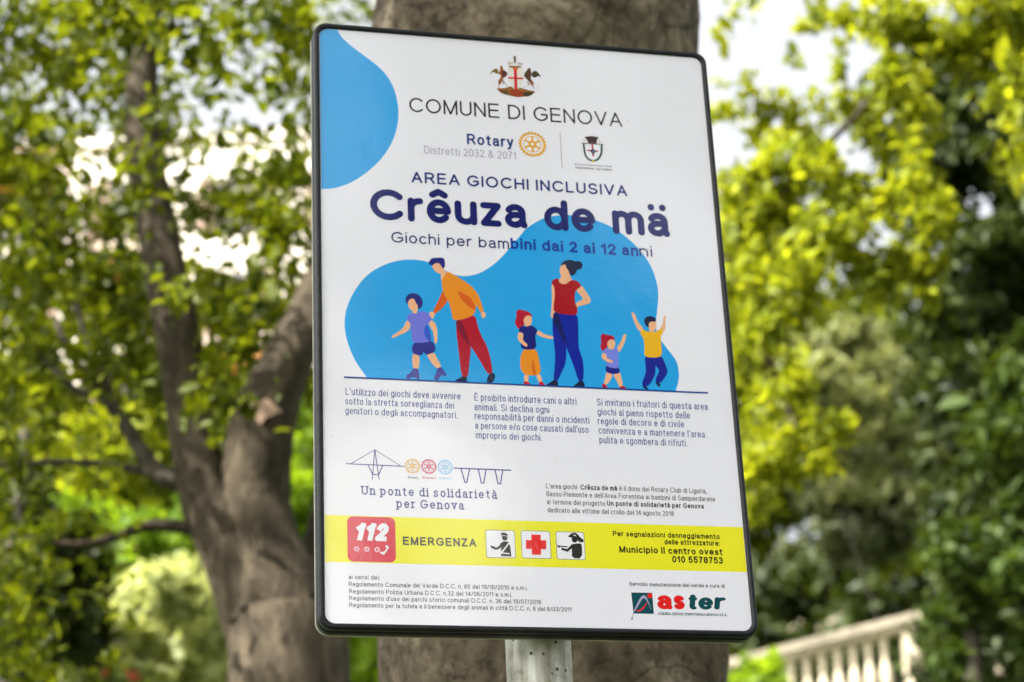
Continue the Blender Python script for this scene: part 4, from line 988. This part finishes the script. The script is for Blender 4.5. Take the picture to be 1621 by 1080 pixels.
# ---------------------------------------------------------------- right side
YR = 7.2
rt = plant('tree', 'bright yellow green tree with hanging sprays, right of the notice board', 'tree', 1060, 420, YR + .6, L_YEL,
      [(1400, 30, YR, 90, 60, 620), (1520, 40, YR, 100, 60, 720), (1610, 30, YR, 60, 60, 330), (1480, 90, YR, 70, 45, 420), (1580, 100, YR, 50, 35, 170), (1415, 130, YR, 60, 60, 420), (1450, 180, YR, 40, 60, 240), (1395, 210, YR + .3, 60, 70, 420),
       (1440, 290, YR, 55, 60, 420), (1480, 340, YR - .1, 40, 40, 260), (1495, 330, YR - .1, 22, 22, 70), (1380, 320, YR, 70, 70, 560), (1300, 270, YR, 70, 60, 470), (1240, 260, YR + .2, 60, 45, 330), (1320, 380, YR, 80, 70, 620), (1450, 410, YR, 45, 50, 300), (1490, 420, YR, 25, 25, 70),
       (1230, 340, YR + .3, 70, 80, 560), (1170, 300, YR + .3, 45, 50, 260), (1160, 500, YR + .3, 40, 70, 300), (1160, 370, YR + .4, 40, 50, 240), (1220, 200, YR + .4, 50, 26, 110),  (1180, 420, YR + .3, 60, 80, 430), (1400, 440, YR + .1, 60, 50, 330), (1260, 450, YR + .2, 70, 60, 420), (1470, 470, YR, 22, 24, 80), (1200, 540, YR + .2, 60, 70, 430), (1250, 620, YR + .2, 60, 60, 380), (1170, 640, YR + .3, 50, 80, 330),
       (1290, 690, YR + .1, 50, 45, 300), (1220, 730, YR + .1, 55, 55, 350), (1330, 670, YR, 22, 18, 60), (1300, 740, YR, 30, 30, 110), (1190, 800, YR + .2, 35, 30, 90),
       (1180, 130, YR + .3, 50, 22, 60), (1140, 60, YR + .3, 20, 35, 26), (1250, 90, YR + .4, 30, 30, 26), (1150, 175, YR + .3, 35, 24, 60), (1200, 160, YR + .3, 40, 22, 70), (1310, 175, YR + .3, 60, 40, 150), (1330, 100, YR + .2, 30, 60, 70), (1330, 30, YR + .2, 40, 30, 130), (1290, 20, YR + .4, 40, 26, 80), (1180, 15, YR + .4, 40, 18, 50), (1260, 210, YR + .4, 45, 25, 110), (1250, 170, YR + .3, 25, 35, 50)]
      + rnd_spec(1100, 2100, -700, -40, YR, .9, 34, 120, 90, 420) + rnd_spec(1640, 2000, 0, 300, YR, .8, 8, 90, 70, 380), .045, stem_w=.11, dens=.85, aspect=.5, droop=.7, up=.3)
for j, br in enumerate((path((1075, 560, 44, 7.8), (1180, 380, 30, 7.6), (1290, 250, 16, 7.4), (1380, 150, 7, 7.3), (1430, 20, 5, 7.3)), path((1180, 380, 26, 7.6), (1300, 330, 18, 7.4), (1420, 320, 12, 7.2)), path((1130, 470, 26, 7.7), (1210, 560, 16, 7.5), (1260, 680, 10, 7.3)))):
    limb('branch', BARK2, rt, [br], seg=10, rough=.05, rs=300 + j)
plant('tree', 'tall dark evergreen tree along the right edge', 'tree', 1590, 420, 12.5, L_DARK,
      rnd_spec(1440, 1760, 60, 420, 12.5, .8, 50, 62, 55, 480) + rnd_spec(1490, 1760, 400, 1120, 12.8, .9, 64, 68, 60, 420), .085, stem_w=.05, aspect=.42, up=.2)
plant('bush', 'green climbing bush spilling over the dark evergreen at lower right', 'bush', 1540, 980, 11.5, mat_leaf('leaf_deep_green', (0.02, 0.042, 0.006), (0.06, 0.09, 0.014), .3), rnd_spec(1500, 1700, 860, 1130, 11.5, .5, 20, 45, 42, 190) + rnd_spec(1530, 1680, 560, 860, 11.6, .5, 12, 34, 40, 110) + rnd_spec(1500, 1680, 250, 560, 11.9, .5, 8, 26, 30, 70), .075, stem_name='stem', crown_name='foliage', aspect=.5)
plant('tree', 'grey green leaved tree beyond the yellow one, above the balustrade', 'tree', 1400, 760, 30, L_OLIVE, rnd_spec(1280, 1530, 640, 860, 30, 1, 34, 50, 42, 260), .19, stem_w=.007, aspect=.4)
plant('tree', 'pale sunlit olive coloured tree furthest up the slope', 'tree', 1330, 590, 27.5, mat_leaf('leaf_straw_green', (0.10, 0.12, 0.04), (0.30, 0.32, 0.13), .4, tcol=(1.2, 1.15, .7)), rnd_spec(1240, 1420, 520, 690, 27.5, .9, 26, 40, 30, 130) + rnd_spec(1140, 1260, 240, 480, 28, .8, 12, 36, 40, 80) + rnd_spec(1300, 1480, 660, 800, 28, .8, 12, 34, 26, 60), .18, up=.1, stem_w=.007, aspect=.4)
plant('tree', 'broad dim green tree behind the hanging yellow sprays', 'tree', 1250, 560, 33, L_MID, rnd_spec(1080, 1460, 440, 900, 33, 1.5, 50, 70, 60, 240), .2, stem_w=.007, aspect=.45)
plant('tree', 'dark holm oak shading the slope behind the balustrade', 'tree', 1300, 880, 44, L_DARK, rnd_spec(1000, 1600, 760, 1060, 44, 1.5, 60, 60, 50, 300) + rnd_spec(1000, 1700, 480, 800, 46, 1.5, 40, 80, 70, 260), .25, stem_w=.03, aspect=.45)

# ---------------------------------------------------------------- balustrade
STONE = mat_simple('pale_stone', (0.50, 0.43, 0.31), .85, noise=.25, nscale=5, bump=.3, bscale=30)
STONE2 = mat_simple('weathered_stone', (0.27, 0.235, 0.17), .9, noise=.35, nscale=4, bump=.3, bscale=30)
STONE3 = mat_simple('mossy_stone', (0.22, 0.19, 0.13), .9, noise=.4, nscale=5, bump=.3, bscale=30)
YS = 26.0
pa, pb = at(1120, 1062, YS), at(1444, 980, YS)
bal = empty('stone_balustrade', ground_at((pa + pb) / 2))
tag(bal, 'pale stone balustrade sloping up behind the lower right corner of the notice board', 'balustrade')
dr = (pb - pa); slope = dr.z / dr.x; mpx = YS / F_PX * 1.04
def sloped_box(name, x0, x1, zoff0, zoff1, yw, mat, parent, ref=pa, bevel=.02):
    bm = bmesh.new(); bmesh.ops.create_cube(bm, size=1)
    for v_ in bm.verts:
        x = x0 if v_.co.x < 0 else x1; z = ref.z + slope * (x - ref.x) + (zoff0 if v_.co.z < 0 else zoff1)
        v_.co = Vector((x, ref.y + v_.co.y * yw, z)) - parent.location
    bmesh.ops.bevel(bm, geom=bm.edges[:], offset=bevel, segments=2, affect='EDGES')
    me = bpy.data.meshes.new(name); bm.to_mesh(me); bm.free(); me.materials.append(mat)
    o = bpy.data.objects.new(name, me); COL.objects.link(o); o.parent = parent; return o
xl = pa.x - 1.5; xr = pb.x + .06
sloped_box('handrail', xl, xr, -9 * mpx, 6 * mpx, .34, STONE2, bal)
sloped_box('handrail_moulding', xl, xr - .05, -17 * mpx, -9.3 * mpx, .26, STONE, bal)
sloped_box('plinth', xl, xr, -1.15, -.93, .30, STONE2, bal)
prof = [(.050, 0), (.062, .0), (.062, .05), (.045, .07), (.040, .10), (.070, .17), (.084, .25), (.078, .33), (.050, .45), (.040, .52), (.052, .535), (.052, .56), (.040, .575), (.046, .62), (.066, .69), (.066, .74), (.05, .76)]
zt = -17.3 * mpx; zb = -.93; hh = zt - zb
first = None
for k in range(-6, 12):
    x = at(1250 + 25.0 * k, 1040, YS).x
    if x > pb.x - .3 or x < xl + .1: continue
    z0 = pa.z + slope * (x - pa.x) + zb
    if first is None:
        vs, fs = lathe([(r * .86, z / .76 * hh) for r, z in prof], 16)
        first = link_mesh('baluster', vs, fs, STONE, bal, smooth=True); o = first
    else:
        o = first.copy(); COL.objects.link(o); o.parent = bal
    o.location = Vector((x, pa.y, z0)) - bal.location
bm = bmesh.new(); bmesh.ops.create_cube(bm, size=1)
xn = at(1440, 1030, YS).x; zn = pa.z + slope * (xn - pa.x)
for v_ in bm.verts: v_.co = Vector((xn + v_.co.x * .17, pa.y + v_.co.y * .22, zn - .62 + v_.co.z * .98 )) - bal.location
for v_ in bm.verts:
    pass
bmesh.ops.bevel(bm, geom=bm.edges[:], offset=.02, segments=2, affect='EDGES')
me = bpy.data.meshes.new('newel_post'); bm.to_mesh(me); bm.free(); me.materials.append(STONE)
o = bpy.data.objects.new('newel_post', me); COL.objects.link(o); o.parent = bal
def slab(px0, py0, px1, py1, th, Y, label, name='stone_slab'):
    a, b = at(px0, py0, Y), at(px1, py1, Y); m_ = Y / F_PX * 1.04
    c = (a + b) / 2; L = (b - a).length; ang = math.atan2(b.z - a.z, b.x - a.x)
    bm = bmesh.new(); bmesh.ops.create_cube(bm, size=1)
    for v_ in bm.verts: v_.co = Vector((v_.co.x * L, v_.co.y * .35, v_.co.z * th * m_))
    bmesh.ops.bevel(bm, geom=bm.edges[:], offset=.008, segments=1, affect='EDGES')
    me = bpy.data.meshes.new(name); bm.to_mesh(me); bm.free(); me.materials.append(STONE3)
    o = bpy.data.objects.new(name, me); COL.objects.link(o); o.location = c; o.rotation_euler = (0, -ang, 0)
    tag(o, label, 'stone slab', 'pieces of the stone stair in the greenery'); return o
slab(1222, 1022, 1268, 990, 8, 29, 'tilted pale stone slab behind the left part of the balustrade rail')
slab(1288, 1004, 1332, 980, 8, 29, 'tilted pale stone slab behind the middle of the balustrade rail')
slab(1452, 978, 1494, 988, 15, 25, 'short stone slab poking out of the leaves right of the newel post')
slab(1444, 1040, 1462, 1068, 15, 25, 'steep stone slab half hidden below the newel post')
slab(1572, 1072, 1612, 1046, 20, 24, 'pale stone slab in the bottom right corner among dark leaves')
plant('bush', 'small light green bush in front of the balustrade beside the board', 'bush', 1205, 1075, 18, L_GRASSY, rnd_spec(1165, 1240, 1050, 1120, 18, .4, 10, 30, 20, 160), .09, stem_name='stem', crown_name='foliage', aspect=.5)

# ---------------------------------------------------------------- apartment house far behind on the left
YH = 60.0
WALL = mat_simple('cream_render', (0.80, 0.72, 0.62), .9, noise=.08, nscale=.4)
ROOFM = mat_simple('roof_edge', (0.74, 0.67, 0.58), .9)
GLASS = mat_simple('window_glass', (0.09, 0.08, 0.07), .5)
SHUT = mat_simple('brown_shutter', (0.22, 0.14, 0.09), .6)
AWN = mat_simple('orange_awning', (0.62, 0.26, 0.06), .8)
hl, hr = at(-420, 560, YH), at(640, 560, YH); htop = at(150, 235, YH).z
hz = ground_z(0, YH) - 1
hb = empty('apartment_house', ((hl.x + hr.x) / 2, YH, hz))
tag(hb, 'cream apartment house glimpsed through the leaves at left, with orange awnings', 'house')
def box(name, x0, x1, y0, y1, z0, z1, mat, parent, base_=None):
    bm = bmesh.new(); bmesh.ops.create_cube(bm, size=1)
    org = base_ if base_ is not None else parent.location
    for v_ in bm.verts: v_.co = Vector((x0 if v_.co.x < 0 else x1, y0 if v_.co.y < 0 else y1, z0 if v_.co.z < 0 else z1)) - org
    me = bpy.data.meshes.new(name); bm.to_mesh(me); bm.free(); me.materials.append(mat)
    o = bpy.data.objects.new(name, me); COL.objects.link(o); o.parent = parent; return o
box('wall', hl.x, hr.x, YH, YH + 12, hz, htop, WALL, hb)
box('roof', hl.x - .2, hr.x + .2, YH - .12, YH + 12.2, htop + .003, htop + .35, ROOFM, hb)
nwin = 6; flo = 5; wx = (hr.x - hl.x) / nwin
for i in range(nwin):
    for j in range(flo):
        cx = hl.x + wx * (i + .5); zz = htop - 3.0 - j * 3.3
        if zz < hz + 1: continue
        wdw = box('window', cx - .62, cx + .62, YH - .06, YH - .003, zz - .2, zz + 1.7, GLASS, hb)
        box('shutter', cx - 1.25, cx - .64, YH - .09, YH - .003, zz - .2, zz + 1.7, SHUT, wdw, hb.location)
        box('shutter', cx + .64, cx + 1.25, YH - .09, YH - .003, zz - .2, zz + 1.7, SHUT, wdw, hb.location)
        if (i * 3 + j * 2) % 5 == 1:
            box('awning', cx - 1.3, cx + 1.3, YH - 1.1, YH - .1, zz + 1.5, zz + 1.9, AWN, hb)

# ---------------------------------------------------------------- unseen tree added behind the viewer to give the glossy board its dark reflection
bt = empty('tree', (5.2, -7.6, 0)); tag(bt, 'unseen dark leaved tree added behind the viewer to darken reflections in the glossy board', 'tree')
def sph(az, el, D): return Vector((D * math.sin(R(az)), D * math.cos(R(az)), CAM_Z + D * math.tan(R(el))))
tp = sph(146, 30, 9.4)
limb('trunk', BARK3, bt, [([Vector((5.2, -7.6, -.1)), Vector((5.15, -7.6, 1.5)), Vector((5.25, -7.7, 3.5)), tp], [.3, .24, .2, .12])], seg=16, rs=900)
bp_, bt_ = [], []
for _ in range(70):
    az, el = RNG.uniform(118, 172), RNG.uniform(6, 44)
    if az > 147.5 and el < 31: continue
    c_ = sph(az, el, RNG.uniform(8.6, 10.2)); a_, t_ = blob_pts(c_, (.62, .62, .55), 700, 16, .25)
    bp_.append(a_); bt_.append(t_)
leaves('crown', mat_leaf('leaf_blackish_green', (0.006, 0.012, 0.003), (0.018, 0.028, 0.006), .1), bt, np.concatenate(bp_), .12, aspect=.55, tint_clump=np.concatenate(bt_))

wh = empty('reflector_house', (7.6, -24.9, 0), R(-105)); tag(wh, 'unseen white house added behind the viewer as reflector for the board glare at lower left', 'house')  # unseen house added so its sunlit wall reflects as glare in the board
WW = mat_simple('white_wall', (0.82, 0.80, 0.76), .85, noise=.05, nscale=.6)
def lbox(name, x0, x1, y0, y1, z0, z1, mat, parent):
    bm = bmesh.new(); bmesh.ops.create_cube(bm, size=1)
    for v_ in bm.verts: v_.co = Vector((x0 if v_.co.x < 0 else x1, y0 if v_.co.y < 0 else y1, z0 if v_.co.z < 0 else z1))
    me = bpy.data.meshes.new(name); bm.to_mesh(me); bm.free(); me.materials.append(mat)
    o = bpy.data.objects.new(name, me); COL.objects.link(o); o.parent = parent; return o
lbox('wall', -8, 8, 0, 9, -.2, 12.2, WW, wh); lbox('roof', -8.4, 8.4, -.5, 9.4, 12.203, 12.6, ROOFM, wh)
for i in range(4):
    for j in range(3): lbox('window', -6.6 + i * 4, -5.5 + i * 4, -.05, -.003, 1.6 + j * 3.4, 3.2 + j * 3.4, GLASS, wh)

plant('bush', 'low dark bush filling the gaps behind the balusters', 'bush', 1330, 1060, 28.5, L_DARK, rnd_spec(1130, 1480, 1020, 1180, 28.5, .5, 34, 45, 40, 330), .16, stem_name='stem', crown_name='foliage', aspect=.5)
